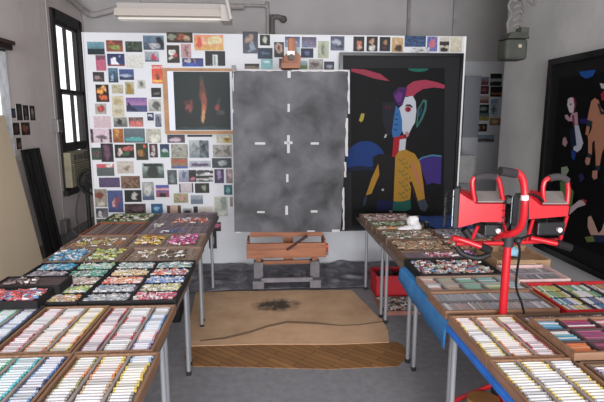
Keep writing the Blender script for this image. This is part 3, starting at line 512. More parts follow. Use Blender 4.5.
shapes = [
 (RA, [(48, 36), (468, 36), (462, 740), (52, 740)], '08080a'),
 (RA, ell(350, 38, 46, 15, 12, 0, pi), '1c6c5c'),
 (RB, ell(103, 80, 78, 76, 20, pi, 2*pi)+[(181, 105), (150, 100), (120, 108), (80, 103), (30, 112)], '183c80'),
 (RB, [(26, 112), (80, 103), (120, 108), (181, 105), (175, 125), (90, 120), (30, 130)], '101c38'),
 (RB, [(305, 85), (330, 68), (370, 60), (408, 64), (405, 178), (370, 172), (348, 180), (325, 110)], '3f2a78'),
 (RB, [(303, 88), (330, 68), (370, 58), (408, 62), (408, 68), (370, 64), (332, 73), (306, 93)], '4a88a0'),
 (RA, [(50, 38), (110, 42), (180, 62), (222, 94), (190, 90), (150, 82), (90, 62), (50, 52)], 'a83a50'),
 (RA, [(300, 115), (330, 95), (380, 88), (430, 98), (468, 112), (466, 128), (420, 122), (370, 130), (338, 150), (325, 168), (292, 160)], 'b03a54'),
 (RA, [(340, 300), (346, 220), (372, 176), (388, 180), (386, 220), (370, 262), (345, 302)], '3a7068'),
 (RA, [(346, 290), (352, 225), (372, 188), (380, 190), (376, 220), (362, 256)], '0c1014'),
 (RA, [(346, 262), (354, 228), (366, 210), (368, 224), (360, 246)], '1c3c60'),
 (RA, [(188, 190), (250, 186), (246, 260), (232, 335), (206, 330), (190, 270)], '1c2028'),
 (RA, [(235, 152), (262, 122), (300, 122), (292, 165), (282, 200), (262, 206), (244, 178)], '46205c'),
 (RA, [(243, 160), (262, 142), (280, 150), (272, 185), (256, 190)], '6c3080'),
 (RA, [(300, 165), (325, 160), (338, 185), (341, 230), (335, 280), (322, 300), (308, 330), (285, 332), (272, 300), (264, 215), (280, 200), (291, 165)], 'd4d8e0'),
 (RA, [(250, 202), (268, 225), (278, 270), (278, 320), (264, 342), (236, 346), (232, 320), (240, 260)], '3470b0'),
 (RA, [(250, 240), (258, 242), (258, 246), (250, 244)], '10203c'), (RA, [(244, 262), (258, 264), (258, 268), (244, 266)], '10203c'), (RA, [(243, 285), (258, 287), (258, 291), (243, 289)], '10203c'), (RA, [(240, 308), (256, 310), (256, 314), (240, 312)], '10203c'),
 (RA, [(288, 208), (298, 198), (314, 198), (326, 210), (322, 214), (310, 206), (298, 206)], '101018'),
 (RA, ell(304, 220, 14, 13), 'b04050'), (RA, ell(305, 221, 7, 8), '701828'),
 (RA, ell(212, 212, 14, 9), '501c28'), (RA, ell(212, 212, 5, 5), '100c10'),
 (RA, [(85, 270), (95, 238), (110, 240), (104, 268), (94, 278)], 'c0b048'),
 (RA, [(196, 348), (203, 330), (210, 334), (206, 346)], 'c8c8c8'),
 (RA, [(290, 322), (306, 320), (308, 338), (296, 348)], 'c08088'),
 (RB, [(132, 70), (160, 55), (222, 66), (222, 100), (216, 248), (150, 252), (140, 160)], '14100e'),
 (RB, [(148, 242), (215, 245), (212, 285), (146, 284)], '101440'),
 (RB, [(215, -10), (232, -14), (258, -22), (262, 0), (240, 2), (234, 42), (222, 70), (208, 66), (212, 30)], 'b01828'),
 (RB, [(240, -2), (266, -6), (262, 38), (235, 48)], 'd4d4dc'),
 (RB, [(222, 68), (235, 45), (262, 38), (300, 55), (322, 92), (334, 170), (341, 238), (314, 250), (300, 200), (288, 165), (282, 238), (250, 247), (215, 247), (219, 150)], 'b8862c'),
 (RB, [(283, 82), (290, 84), (312, 130), (332, 208), (326, 210), (302, 150)], 'c07858'),
 (RB, [(278, 170), (288, 165), (302, 205), (314, 250), (306, 250), (290, 205)], '2a1c10'),
 (RB, [(215, 246), (250, 248), (282, 238), (286, 276), (264, 286), (211, 284)], '1c5c4c'),
 (RB, [(309, 246), (340, 236), (355, 266), (342, 288), (322, 280)], '3c4450'),
 (RB, [(154, 95), (158, 140), (126, 216), (104, 222), (128, 150)], 'b8862c'),
 (RB, [(104, 224), (110, 224), (104, 256), (92, 270), (93, 240)], '283448'),
 (RB, ell(172, 200, 5, 5, 8), 'b0b8c0'),
]
for k in range(11):
    yy = 75+k*15; xx = 236+(k % 3)*13; shapes.append((RB, [(xx, yy), (xx+12, yy+8), (xx+10, yy+12), (xx-2, yy+4)], '5c7838'))
    shapes.append((RB, [(xx+14, yy+4), (xx+22, yy-4), (xx+24, yy-1), (xx+16, yy+8)], '7c6a28'))
m = MB()
for k, (rg, pts, col) in enumerate(shapes):
    m.add(flat(rg, pts, YD, .005+k*.00035, col, 'y'), [tuple(range(len(pts)))], mixh(col, '0a0a0c', .25))
m.build('painted_image', 'picture', dv, fix=False)

# ---------------- right wall framed picture
XP = 2.93; rp = thing('framed_picture', (XP, 3.8, .4), 'black framed picture of a nude and a white-faced figure on the right wall', 'picture', 'large framed pictures')
y1, y0, z1, z0 = atX(550, 61.5, XP).y, 2.3, 2.40, .39; f = MB(); t = .06
for bx in ((y0, y1, z1-t, z1), (y0, y1, z0, z0+t), (y0, y0+t, z0+t, z1-t), (y1-t, y1, z0+t, z1-t)): f.box(XP-.02, XP+.05, bx[0], bx[1], bx[2], bx[3], '0a0a0c')
f.build('frame', 'gloss', rp)
MB().box(XP, XP+.04, y0+t, y1-t, z0+t, z1-t, '141315').build('mat_border', 'picture', rp)
RE, RF, RG = (560, 60, 5.75), (555, 110, 5.735), (555, 165, 5.02)
shapes = [
 (RE, [(0, 0), (1, 0), (1, 1), (0, 1)], '060608'),
 (RE, [(110, 67), (205, 56), (190, 93), (150, 107), (120, 92)], '1c50a0'),
 (RE, [(68, 208), (84, 216), (96, 250), (86, 296), (76, 300), (82, 258)], '6c1830'),
 (RE, [(45, 225), (60, 215), (76, 218), (83, 260), (76, 305), (55, 302), (42, 262)], 'd0c4c8'), (RE, ell(62, 255, 5, 6, 8), '201014'),
 (RF, [(85, 115), (112, 100), (126, 200), (100, 226), (85, 180)], '101c30'),
 (RF, [(55, 30), (72, 26), (84, 48), (94, 20), (128, 12), (133, 80), (110, 95), (98, 62), (80, 66), (60, 50)], 'b8909c'),
 (RF, [(98, 30), (108, 28), (114, 90), (104, 92)], '701838'),
 (RF, [(112, 92), (134, 84), (162, 190), (148, 226), (126, 242), (104, 226), (108, 208), (124, 204)], 'bcc0d0'),
 (RF, [(93, 228), (108, 236), (120, 246), (112, 290), (96, 276)], '1c3c88'),
 (RF, [(46, 160), (60, 155), (72, 186), (60, 212), (42, 196)], 'b08890'),
 (RF, [(140, 50), (185, 48), (180, 78), (146, 76)], '241c60'),
 (RE, [(165, 300), (180, 236), (200, 218), (222, 232), (234, 272), (256, 300), (300, 300), (300, 405), (150, 405), (156, 350)], 'b47c60'),
 (RF, [(178, 110), (184, 85), (208, 85), (210, 40), (320, 40), (320, 120), (268, 250), (256, 322), (234, 324), (232, 240), (224, 178), (213, 190), (212, 256), (190, 248), (190, 168), (186, 145), (174, 140)], 'b47c60'),
 (RF, [(200, 90), (214, 90), (206, 120), (190, 150), (196, 120)], '0a0a0c'),
 (RF, [(218, 178), (228, 178), (230, 250), (222, 240)], '241410'),
 (RE, [(228, 132), (262, 140), (262, 168), (238, 162)], 'c0bcc0'), (RE, [(234, 196), (262, 166), (262, 240), (240, 228)], 'a02030'),
 (RE, [(214, 250), (226, 250), (240, 294), (280, 300), (280, 316), (234, 312)], '24303a'),
 (RE, [(156, 342), (188, 354), (180, 388), (150, 376)], '24303a'),
 (RF, [(188, 246), (212, 256), (206, 276), (184, 268)], '24303a'), (RF, [(232, 320), (260, 318), (258, 346), (232, 346)], '24303a'),
 (RF, [(178, 270), (204, 276), (198, 312), (180, 316), (172, 296)], 'b48070'), (RF, [(216, 348), (244, 346), (242, 392), (222, 400), (212, 380)], 'b48070'),
 (RF, [(36, 330), (68, 322), (80, 344), (58, 388), (36, 362)], '8c9c80'),
 (RG, [(24, 85), (58, 80), (94, 135), (84, 212), (66, 245), (54, 200), (28, 130)], '587c44'),
 (RG, [(118, 50), (138, 42), (150, 68), (126, 90)], '2c2450'),
 (RG, [(70, 252), (78, 212), (122, 176), (150, 180), (154, 200), (112, 214)], 'c4b0b4'), (RG, [(130, 168), (160, 178), (154, 198), (144, 184)], '9c3030'),
 (RG, [(165, 262), (180, 254), (196, 288), (218, 342), (232, 330), (248, 286), (262, 290), (262, 352), (180, 352), (164, 312)], 'c09c8c'),
 (RG, [(148, 362), (190, 356), (200, 384), (162, 388)], '6c7840'), (RG, [(190, 356), (262, 350), (262, 390), (200, 386)], '202848'),
]
m = MB()
for k, (rg, pts, col) in enumerate(shapes):
    q = flat(rg, pts, XP, .001+k*.0004, col, 'x')
    if k == 0: q = [Vector((XP-.001, y1-.2, z1-.2)), Vector((XP-.001, y0+.2, z1-.2)), Vector((XP-.001, y0+.2, z0+.2)), Vector((XP-.001, y1-.2, z0+.2))]
    m.add(q, [tuple(range(len(q)))], mixh(col, '0a0a0c', .22))
m.build('painted_image', 'picture', rp, fix=False)

# ============================================================ LEANING THINGS AT LEFT
lb = MB(); lb.hexa([(-2.62, 3.3, 0), (-2.60, 3.3, 0), (-2.60, 5.6, 0), (-2.62, 5.6, 0), (-2.92, 3.3, 1.83), (-2.90, 3.3, 1.83), (-2.90, 5.6, 1.83), (-2.92, 5.6, 1.83)], 'c8b69c')
tag(lb.build('leaning_board', 'paint'), 'large plain beige board leaning against the left wall', 'board')
bk = thing('blackboard', (-2.9, 6.25, 0), 'tall black framed board leaning on the left wall below the small prints', 'board')
def lean(y0, y1, s0, s1, th):  # strip on the leaning plane, s = 0..1 up the slope
    q = lambda y, s, d: Vector((-2.80-.2*s+d, y, 1.42*s))
    return [q(y0, s0, 0), q(y0, s0, th), q(y1, s0, th), q(y1, s0, 0), q(y0, s1, 0), q(y0, s1, th), q(y1, s1, th), q(y1, s1, 0)]
MB().hexa(lean(6.12, 6.47, .02, .98, .012), '181616').build('panel_board', 'gloss', bk)
f = MB()
for a in ((6.08, 6.12, 0, 1), (6.47, 6.51, 0, 1), (6.12, 6.47, .97, 1), (6.12, 6.47, 0, .03), (6.28, 6.31, .03, .97)): f.hexa(lean(*a, .03), '0e0c0c')
f.build('frame', 'dusty', bk)
# pedestal fan
fn = thing('pedestal_fan', (-2.25, 6.15, 0), 'black pedestal fan behind the left edge of the white panel', 'fan')
fc_ = atY(94, 181, 6.15); MB().cyl((fc_.x-.09, 6.15, .03), (fc_.x-.09, 6.15, fc_.z-.05), .025, '141414').build('pole', 'paint', fn)
MB().cyl((fc_.x-.09, 6.15, 0), (fc_.x-.09, 6.15, .03), .2, '141414', 24, .17).build('base', 'paint', fn)
MB().cyl((fc_.x, 6.10, fc_.z), (fc_.x, 6.26, fc_.z), .09, '181818', 16).build('motor', 'paint', fn)
g = MB(); R = .155
g.tube([(fc_.x+R*cos(a*pi/12), 6.05, fc_.z+R*sin(a*pi/12)) for a in range(25)], .014, '121212', sub=1); g.tube([(fc_.x+R*cos(a*pi/12), 6.12, fc_.z+R*sin(a*pi/12)) for a in range(25)], .012, '121212', sub=1)
for a in range(28): g.cyl((fc_.x, 6.03, fc_.z), (fc_.x+R*cos(a*pi/14), 6.05, fc_.z+R*sin(a*pi/14)), .003, '1a1a1a', 4)
g.build('guard', 'paint', fn)
for a in range(4):
    t0 = a*pi/2; MB().hexa([(fc_.x+.05*cos(t0), 6.07, fc_.z+.05*sin(t0)), (fc_.x+.13*cos(t0), 6.07, fc_.z+.13*sin(t0)), (fc_.x+.12*cos(t0+.9), 6.10, fc_.z+.12*sin(t0+.9)), (fc_.x+.05*cos(t0+.9), 6.10, fc_.z+.05*sin(t0+.9)), (fc_.x+.05*cos(t0), 6.075, fc_.z+.05*sin(t0)), (fc_.x+.13*cos(t0), 6.075, fc_.z+.13*sin(t0)), (fc_.x+.12*cos(t0+.9), 6.105, fc_.z+.12*sin(t0+.9)), (fc_.x+.05*cos(t0+.9), 6.105, fc_.z+.05*sin(t0+.9))], '2a2a2c').build('blade', 'paint', fn)

# ============================================================ FLOOR COVERINGS
def sheet(name, xyz, mat, label, cat, thick=.004):
    m = MB(); m.prism([Vector(p) for p in xyz], (0, 0, -thick)); o = m.build(name, mat, loc=(0, 0, 0)); return tag(o, label, cat)
low = [atZ(*p, .008) for p in ((190, 326), (188, 346), (260, 344), (340, 344), (389, 342), (388, 330), (381, 318))]
sheet('cardboard_sheet', low, 'kraft2', 'lighter brown cardboard sheet on the floor, nearest the camera', 'floor covering', .004)
up = [atZ(*p, .0095) for p in ((196, 292), (240, 291), (300, 290), (352, 290), (368, 306), (383, 322), (360, 325), (341, 326), (315, 324), (287, 323), (268, 327), (250, 333), (225, 339), (200, 341), (188, 342), (190, 318))]
sheet('kraft_paper_sheet', up, 'kraft', 'large worn brown paper sheet with a dark stain below the easel', 'floor covering', .001)
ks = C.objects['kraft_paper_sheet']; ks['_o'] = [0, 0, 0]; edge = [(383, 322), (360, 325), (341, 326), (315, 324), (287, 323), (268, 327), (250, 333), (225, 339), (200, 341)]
MB().prism([atZ(*p, .0105) for p in edge]+[atZ(p[0], p[1]-(2.2 if 2 < i < 8 else 1), .0105) for i, p in reversed(list(enumerate(edge)))], (0, 0, -.0008), '7c6652').build('torn_edge_shadow', 'matte', ks)  # thin dark strip paints the shadow line along the torn edge
m = MB(); nx, ny = 150, 60; X0, X1_, Y0_, Y1_ = -1.25, 1.75, 4.92, 5.775
vs = []
for j in range(ny+1):
    for i in range(nx+1):
        u, v = i/nx, j/ny; x = X0+(X1_-X0)*u; y = Y0_+(Y1_-Y0_)*v
        q = .75-abs(noise.noise(Vector((x*1.6, y*6+x*1.5, 0))))*2.2+noise.noise(Vector((x*4, y*11, 3)))*.6-.25*abs(noise.noise(Vector((x*9, y*20+x*4, 7))))
        z = .022+max(0, .034*(.1+q))*(min(1, v*5))*min(1, u*20, (1-u)*20)+.012*max(0, v-.82)/.18*(.7+.3*sin(x*9))
        if abs(x+.14) < .13 or abs(x-.46) < .13: z = .022+(z-.022)*max(0, (max(0, y-5.42))*3)
        y += .05*noise.noise(Vector((x*2, 0, 5)))*(1-v); vs.append((x, y, z))
m.add(vs, [(j*(nx+1)+i, j*(nx+1)+i+1, (j+1)*(nx+1)+i+1, (j+1)*(nx+1)+i) for j in range(ny) for i in range(nx)], '4a4850', True)
o = m.build('plastic_sheet', 'plastic', loc=(0, 0, 0), fix=False); tag(o, 'crumpled dark grey plastic sheet on the floor under the easel', 'plastic sheet')
sd = o.modifiers.new('thickness', 'SOLIDIFY'); sd.thickness = .002

# ============================================================ EASEL AND BOARD
es = thing('easel', (.15, 5.1, 0), 'heavy wooden studio easel holding the large grey board', 'easel')
MB().box(.13, .235, 5.07, 5.12, .25, 2.40, '8c5232').build('mast', 'easelv', es)
m = MB(); zt = atY(292, 38, 4.95).z; p = [atY(*q, 4.98) for q in ((288.5, 38), (295, 38), (297, 52), (301, 56), (300, 67), (283.5, 67), (284, 56), (288, 52))]
m.prism(p, (0, .09, 0), '9c6444'); m.build('mast_head', 'easelv', es, bevel=.004)
p = atY(291.5, 57, 4.93); MB().cyl((p.x, 4.98, p.z), (p.x, 4.92, p.z), .028, '2c2a2c', 14).build('clamp_knob', 'metal', es)
p = atY(291, 53, 4.95); MB().box(p.x-.035, p.x+.035, 4.955, 4.98, p.z-.02, p.z+.02, 'b0a8a8').build('clamp_plate', 'metal', es)
a, b = atY(281, 65.5, 4.9), atY(299, 69, 4.9); MB().box(a.x, b.x, 4.76, 5.06, b.z-.005, a.z+.01, '50342a').build('top_clamp', 'easel', es)
a, b = atY(246.5, 243, 4.85), atY(326, 257, 4.85)
MB().box(a.x, b.x, 4.84, 4.88, b.z, a.z-.01).build('tray_front', 'easel', es, bevel=.004); MB().box(a.x, b.x, 4.88, 5.14, b.z+.02, b.z+.045, '6c6468').build('tray_floor', 'dusty', es)
for xx in (a.x, b.x-.02): MB().box(xx, xx+.02, 4.88, 5.14, b.z+.02, a.z+.01).build('tray_side', 'easel', es)
a2, b2 = atY(250, 233.5, 4.98), atY(323, 237, 4.98); MB().box(a2.x, b2.x, 5.02, 5.07, b2.z, a2.z+.01).build('support_rail', 'easel', es)
for xx in (-.17, .43):
    MB().box(xx, xx+.06, 5.0, 5.07, .20, b.z+.1).build('leg', 'easelv', es)
    f = MB(); f.box(xx-.03, xx+.09, 4.88, 5.42, .035, .12, '6c686c'); f.box(xx-.02, xx+.08, 4.97, 5.09, .12, .30, '6c686c'); f.build('foot', 'dusty', es, bevel=.006)
    for yy in (4.93, 5.36): MB().cyl((xx+.03-.01, yy, .02), (xx+.03+.02, yy, .02), .02, '222222').build('caster', 'paint', es)
MB().box(-.11, .43, 5.02, 5.05, .26, .30).build('cross_rail', 'easel', es); MB().box(-.11, .43, 4.90, 4.94, .10, .145, '706c70').build('cross_rail', 'dusty', es)
# things in the easel tray
p0, p1 = atY(287, 250, 4.8), atY(307, 236, 4.9); tag(MB().cyl(p0, p1, .011, '3a1c18', 8, .016).build('hammer_handle', 'paint'), 'dark stick leaning across the easel tray front', 'stick')
p = atY(325.5, 245, 4.86)
for k, c in enumerate(('c04830', '903028', '786050')): tag(MB().box(p.x+.005, p.x+.03, 4.86, 4.92, p.z-.03-k*.04, p.z+.005-k*.04, c).build('masking_tape_roll', 'paint'), ['orange small box stuck on the right end of the easel tray', 'dark red small box on the right end of the easel tray', 'brown small box lowest on the right end of the easel tray'][k], 'small box')
# the grey board
def bp0(px, py):   # point on the board's front plane, tilted slightly forward
    t = (py-70)/(232-70); Y = 4.74+(4.98-4.74)*t; return atY(px, py, Y)
cn = [bp0(232, 70), bp0(350, 70), bp0(340.5, 232), bp0(234.5, 232)]; cn[2] = cn[3]+(cn[2]-cn[3]); N = (cn[1]-cn[0]).cross(cn[3]-cn[0]).normalized()
if N.y < 0: N = -N
O3 = Vector((0, 0, CAM_H))
def bp(px, py):
    d = _ray(px, py); return O3+d*((cn[0]-O3).dot(N)/d.dot(N))
cn = [bp(232, 70), bp(350, 70), bp(340.5, 232), bp(234.5, 232)]
gb = thing('drawing_board', (.18, 4.9, cn[3].z), 'large dark grey charcoal toned board with white tape marks on the easel', 'board')
MB().prism(cn, N*.03).build('board_sheet', 'board', gb)
tp = MB(); T0 = (220, 60, 2.236)
def tape(x0, y0, x1, y1, jag=0):
    n = max(1, int(max(abs(x1-x0), abs(y1-y0))/8)) if jag else 1; L = []; Rr = []
    hor = abs(x1-x0) > abs(y1-y0)
    for k in range(n+1):
        t = k/n; j1, j2 = random.uniform(-jag, jag), random.uniform(-jag, jag)
        if hor: L.append((x0+(x1-x0)*t, y0+j1*.3)); Rr.append((x0+(x1-x0)*t, y1+j2))
        else: L.append((x0+j1, y0+(y1-y0)*t)); Rr.append((x1+j2*.3, y0+(y1-y0)*t))
    pts = [bp(T0[0]+a/T0[2], T0[1]+b/T0[2]) - N*.0006 for a, b in L+Rr[::-1]]
    MB().prism(pts, -N*.0012, 'b4b2b2').build('tape_mark', 'matte', gb)
for a in ((151, 24, 158, 40), (151, 98, 156, 116), (150, 168, 156, 208), (144, 182, 162, 188), (148, 255, 153, 273), (146, 326, 152, 346), (78, 184, 101, 189), (203, 184, 221, 189), (83, 338, 100, 342), (203, 336, 218, 341)): tape(*a)
for a in ((286, 24, 290, 120), (281, 130, 286, 215), (278, 228, 282, 262), (274, 285, 278, 380)): tape(*a, jag=1.5)
tape(28, 22, 140, 24.5, 1); tape(160, 22, 290, 25.5, 1); tape(28, 28, 30.5, 70, 1); tape(36, 384, 46, 387); tape(195, 381, 212, 384); tape(250, 379, 268, 385); tape(27, 110, 30, 118, 0)
a = bp(233, 71); tag(MB().box(a.x-.01, a.x+.03, a.y-.03, a.y-.005, a.z-.01, a.z+.05, '50504e').build('binder_clip', 'metal'), 'dark clip on the top left corner of the grey board', 'clip')

# ============================================================ TABLES
TT = .705
def table(x0, x1, y0, y1, label, top='6a5c54', edge=None):
    t = thing('folding_table', ((x0+x1)/2, (y0+y1)/2, 0), label, 'table', 'folding tables in two rows')
    MB().box(x0, x1, y0, y1, TT-.028, TT, top).build('tabletop', 'dusty', t, bevel=.004)
    f = MB(); f.box(x0+.05, x1-.05, y0+.04, y0+.06, TT-.07, TT-.028, '3a3836'); f.box(x0+.05, x1-.05, y1-.06, y1-.04, TT-.07, TT-.028, '3a3836'); f.box(x0+.05, x0+.07, y0+.06, y1-.06, TT-.07, TT-.028, '3a3836'); f.box(x1-.07, x1-.05, y0+.06, y1-.06, TT-.07, TT-.028, '3a3836')
    f.build('apron', 'paint', t)
    for sx, xx in ((-1, x0+.035), (1, x1-.035)):
        for sy, yy in ((-1, y0+.05), (1, y1-.05)):
            m = MB(); m.cyl((xx, yy, .03), (xx, yy, TT-.028), .015, '94969a', 12); lg = m.build('leg', 'metal', t)
            ft = MB().cyl((xx, yy, 0), (xx, yy, .03), .018, '1c1c1e', 12).build('leg_foot', 'paint', t); ft.parent = lg
    return t
table(-1.76, -.585, 4.12, 5.02, 'folding table with grey legs, farthest of the left row'); table(-1.76, -.575, 3.34, 4.10, 'folding table in the left row under brown trays')
table(-1.76, -.56, 2.52, 3.30, 'folding table in the left row under the black trays'); table(-1.76, -.545, 1.55, 2.48, 'folding table nearest the camera in the left row')
table(.96, 2.05, 4.12, 4.95, 'folding table with grey legs, farthest of the right row'); table(.97, 2.05, 3.28, 4.09, 'folding table in the right row behind the blue drape')
table(.98, 2.05, 2.48, 3.26, 'folding table in the right row under the grey striped tray'); table(.925, 2.05, 1.4, 2.40, 'bright blue topped folding table nearest the camera in the right row', top='2468c0')
# back table parts beyond
tag(MB().box(-1.76, -.59, 5.03, 5.46, TT-.026, TT-.001, '5c544e').build('extension_board', 'dusty'), 'dark board bridging behind the far end of the left tables', 'board')
tag(MB().box(.955, 2.05, 4.96, 5.30, TT-.026, TT-.001, '5c544e').build('extension_board', 'dusty'), 'dark board bridging behind the far end of the right tables', 'board')
# blue drape on right row
m = MB(); n = 30; vs = []
for k in range(n+1):
    t = k/n; y = 3.42-(3.42-2.43)*t; zb = .615-.06*t; w_ = .0015*sin(t*17)
    vs += [(.955, y, TT+.003), (.945, y, TT-.01), (.94+w_, y, .65), (.935+w_*1.5, y, zb)]
m.add(vs, [(k*4+j, k*4+j+1, (k+1)*4+j+1, (k+1)*4+j) for k in range(n) for j in range(3)], '3474ac', True)
m.add([(.955, 3.42, TT+.003), (.955, 2.43, TT+.003), (1.02, 2.43, TT+.003), (1.02, 3.42, TT+.003)], [(0, 1, 2, 3)], '3474ac')
o = m.build('blue_drape', 'dusty', fix=False); tag(o, 'blue cloth hanging over the edge of the right table row', 'cloth'); sd = o.modifiers.new('t', 'SOLIDIFY'); sd.thickness = .002

# ============================================================ TRAYS
def tray(x0, x1, y0, y1, label, cols=(), rows=(), rim='oak', col='8a6040', z0=TT, h=.05, t=.012, inner='968a84', floor_h=.028, name='pastel_tray', group=None, dcol=None, dw=1):
    e = thing(name, ((x0+x1)/2, (y0+y1)/2, z0), label, 'tray', group)
    f = MB(); z1 = z0+h
    f.box(x0, x1, y0, y0+t, z0, z1, col); f.box(x0, x1, y1-t, y1, z0, z1, col); f.box(x0, x0+t, y0+t, y1-t, z0, z1, col); f.box(x1-t, x1, y0+t, y1-t, z0, z1, col)
    f.build('frame', rim, e)
    MB().box(x0+t, x1-t, y0+t, y1-t, z0, z0+floor_h, inner).build('tray_floor', 'matte', e)
    for c in cols: MB().box(c-.006*dw, c+.006*dw, y0+t, y1-t, z0+floor_h, z1-.004, dcol or inner).build('divider', 'dusty', e)
    cs = [x0+t]+list(cols)+[x1-t]
    for r in rows: MB().box(x0+t, x1-t, r-.004*dw, r+.004*dw, z0+floor_h, z1-.005, dcol or inner).build('divider', 'dusty', e)
    return e
STICKS = []   # (distance, x, y, z, length, colour, tint, label, group, rz)
ORD = 'first second third fourth fifth sixth seventh eighth ninth tenth eleventh twelfth thirteenth fourteenth fifteenth sixteenth seventeenth eighteenth nineteenth twentieth'.split()+['twenty-'+q for q in 'first second third fourth fifth sixth seventh eighth ninth'.split()]+['thirtieth']
CN = {}
def column(x0, x1, y0, y1, cols, where, z=TT+.028, pitch=.0205, r=.0085):
    n = int((y1-y0)/pitch); xc = (x0+x1)/2; L = (x1-x0)-.018
    for k in range(n):
        y = y0+(k+.5)*(y1-y0)/n; t = k/n*len(cols); c = cols[min(len(cols)-1, int(t+random.uniform(-.35, .35)) if t > .4 else 0)]
        cname, chex = c
        tip = mixh(chex, 'ccc6c4', .30)
        STICKS.append(((Vector((xc, y, z))-Vector((0, 0, CAM_H))).length, xc+random.uniform(-.004, .004), y, z+r*.95, L*random.uniform(.94, 1), tip,
            '%s-tipped paper-wrapped pastel, %s from the near end, %s' % (cname, ORD[min(k, 29)], where), 'wrapped pastels in the '+where, random.uniform(-.035, .035)))
Y_, O_, P_, R_ = ('yellow', 'd8b840'), ('orange', 'd87838'), ('pink', 'd88888'), ('red', 'a82830')
W_, G_, T_, B_, N_ = ('white', 'd0ccc8'), ('green', '48b080'), ('turquoise', '38b0b8'), ('blue', '3870b8'), ('navy', '24386c')
GR, TA, LV, MR, OL, LB, CY, LG = ('grey', '8c8884'), ('tan', 'b89068'), ('lavender', '9080b0'), ('maroon', '602030'), ('olive', '8c8c50'), ('light-blue', '80a8d0'), ('cyan', '40c0d0'), ('pale-green', 'a0c898')
def wtray(x0, x1, y0, y1, seps, spec, label, short, **k):
    tray(x0, x1, y0, y1, label, cols=seps, **k); e = [x0+.012]+list(seps)+[x1-.012]
    nm = ('left', 'middle', 'right') if len(spec) == 3 else ('far left', 'left', 'right', 'far right')
    for i, s in enumerate(spec): column(e[i]+.003, e[i+1]-.003, y0+.016, y1-.014, s, '%s column, %s' % (nm[i], short))
wtray(-1.275, -.893, 1.56, 2.115, (-1.135, -1.015), ([G_, LG, G_], [CY, T_, CY, T_, T_], [N_, B_, LB, N_, B_, N_]), 'wooden tray of green and blue tipped pastels, left of the nearest pair', 'near blue tray', rim='oaky')
wtray(-.885, -.51, 1.56, 2.10, (-.765, -.64), ([GR, GR, OL, O_, OL], [Y_, W_, TA, O_, Y_], [W_, GR, Y_, Y_, LB]), 'wooden tray of grey, orange and yellow pastels at the left front corner', 'near corner tray', rim='oaky')
wtray(-1.62, -1.28, 2.13, 2.71, (-1.51, -1.395), ([GR, CY, G_], [N_, CY, T_, G_], [B_, LB, B_, N_]), 'dark tray of green and blue pastels at far left edge', 'dark left tray', rim='dusty', col='3c3432')
wtray(-1.27, -.915, 2.125, 2.685, (-1.155, -1.035), ([P_, R_, P_, W_, P_], [O_, TA, W_, O_, W_], [Y_, O_, Y_, Y_, Y_]), 'wooden tray of pink, peach and yellow pastels in the second tray row', 'peach tray', rim='oaky')
wtray(-.907, -.545, 2.115, 2.67, (-.79, -.665), ([MR, R_, P_, MR, R_], [W_, R_, GR, R_, W_], [LV, P_, LB, B_, GR]), 'wooden tray of red, white and lavender pastels beside the table edge', 'red tray left', rim='oaky')
wtray(.945, 1.305, 1.945, 2.415, (1.065, 1.185), ([Y_, Y_, W_, Y_, O_], [O_, O_, Y_, O_, O_], [P_, R_, P_, R_, Y_]), 'wooden tray of yellow, orange and pink pastels at the right row corner', 'yellow-pink tray', rim='oaky')
wtray(.945, 1.33, 1.38, 1.935, (1.07, 1.2), ([LG, LG, GR, Y_, OL], [G_, GR, Y_, W_, Y_], [OL, GR, Y_, Y_, W_]), 'wooden tray of pale green and yellow pastels nearest in the right row', 'green-yellow tray', rim='oaky')
wtray(1.345, 2.02, 1.42, 1.87, (1.51, 1.68, 1.85), ([GR, LV], [GR, MR], [W_, GR], [LV, GR]), 'dark wooden tray of white-wrapped pastels at the lower right edge', 'dark corner tray', rim='walnut', col='4c3020')

# ---- wrapped sticks: 300 nearest that the frame shows as individuals, the rest as one object
def stick(m, L, r, chex, ori=Matrix.Identity(4), loc=Vector((0, 0, 0)), white='dcd8d6'):
    white = mixh(white, chex, .12)
    def P(x): return loc + ori.to_3x3()@Vector((x, 0, 0))
    m.cyl(P(-L/2), P(-L*.40), r*.93, chex, 8); m.cyl(P(-L*.40), P(L*.38), r, white, 8); m.cyl(P(L*.38), P(L/2), r*.93, chex, 8)
def inframe(x, y, z):
    d = Vector((x, y, z-CAM_H)); c = d.dot(_f); px = 302+FOC*d.dot(_r)/c; py = 201-FOC*d.dot(_u)/c
    return 0 < px < 604 and 0 < py < 402
vis = sorted([s for s in STICKS if inframe(s[1], s[2], s[3])], key=lambda s: s[0]); near = vis[:300]; rest = vis[300:]+[s for s in STICKS if not inframe(s[1], s[2], s[3])]
WH = ['e8e8ea', 'd6d6da', 'b8b8bc', 'e0e0e4', 'e4e4e8']
protos = {}
for s in near:
    wh = random.choice(WH); key = (s[5], round(s[4], 2), wh)
    if key not in protos:
        m = MB(); stick(m, round(s[4], 2), .0085, s[5], white=wh); o = m.build('pastel_stick', 'chalk', loc=(0, 0, 0)); protos[key] = o
    else: o = protos[key].copy(); C.objects.link(o)
    o.location = (s[1], s[2], s[3]); o.rotation_euler = (0, 0, s[8]); tag(o, s[6], 'pastel stick', s[7])
m = MB()
for s in rest: stick(m, s[4], .0085, s[5], Matrix.Rotation(s[8], 4, 'Z'), Vector(s[1:4]), random.choice(WH))
tag(m.build('pastel_stick', 'chalk'), 'many more paper-wrapped pastel sticks filling the farther wooden trays', 'pastel sticks', kind='stuff')

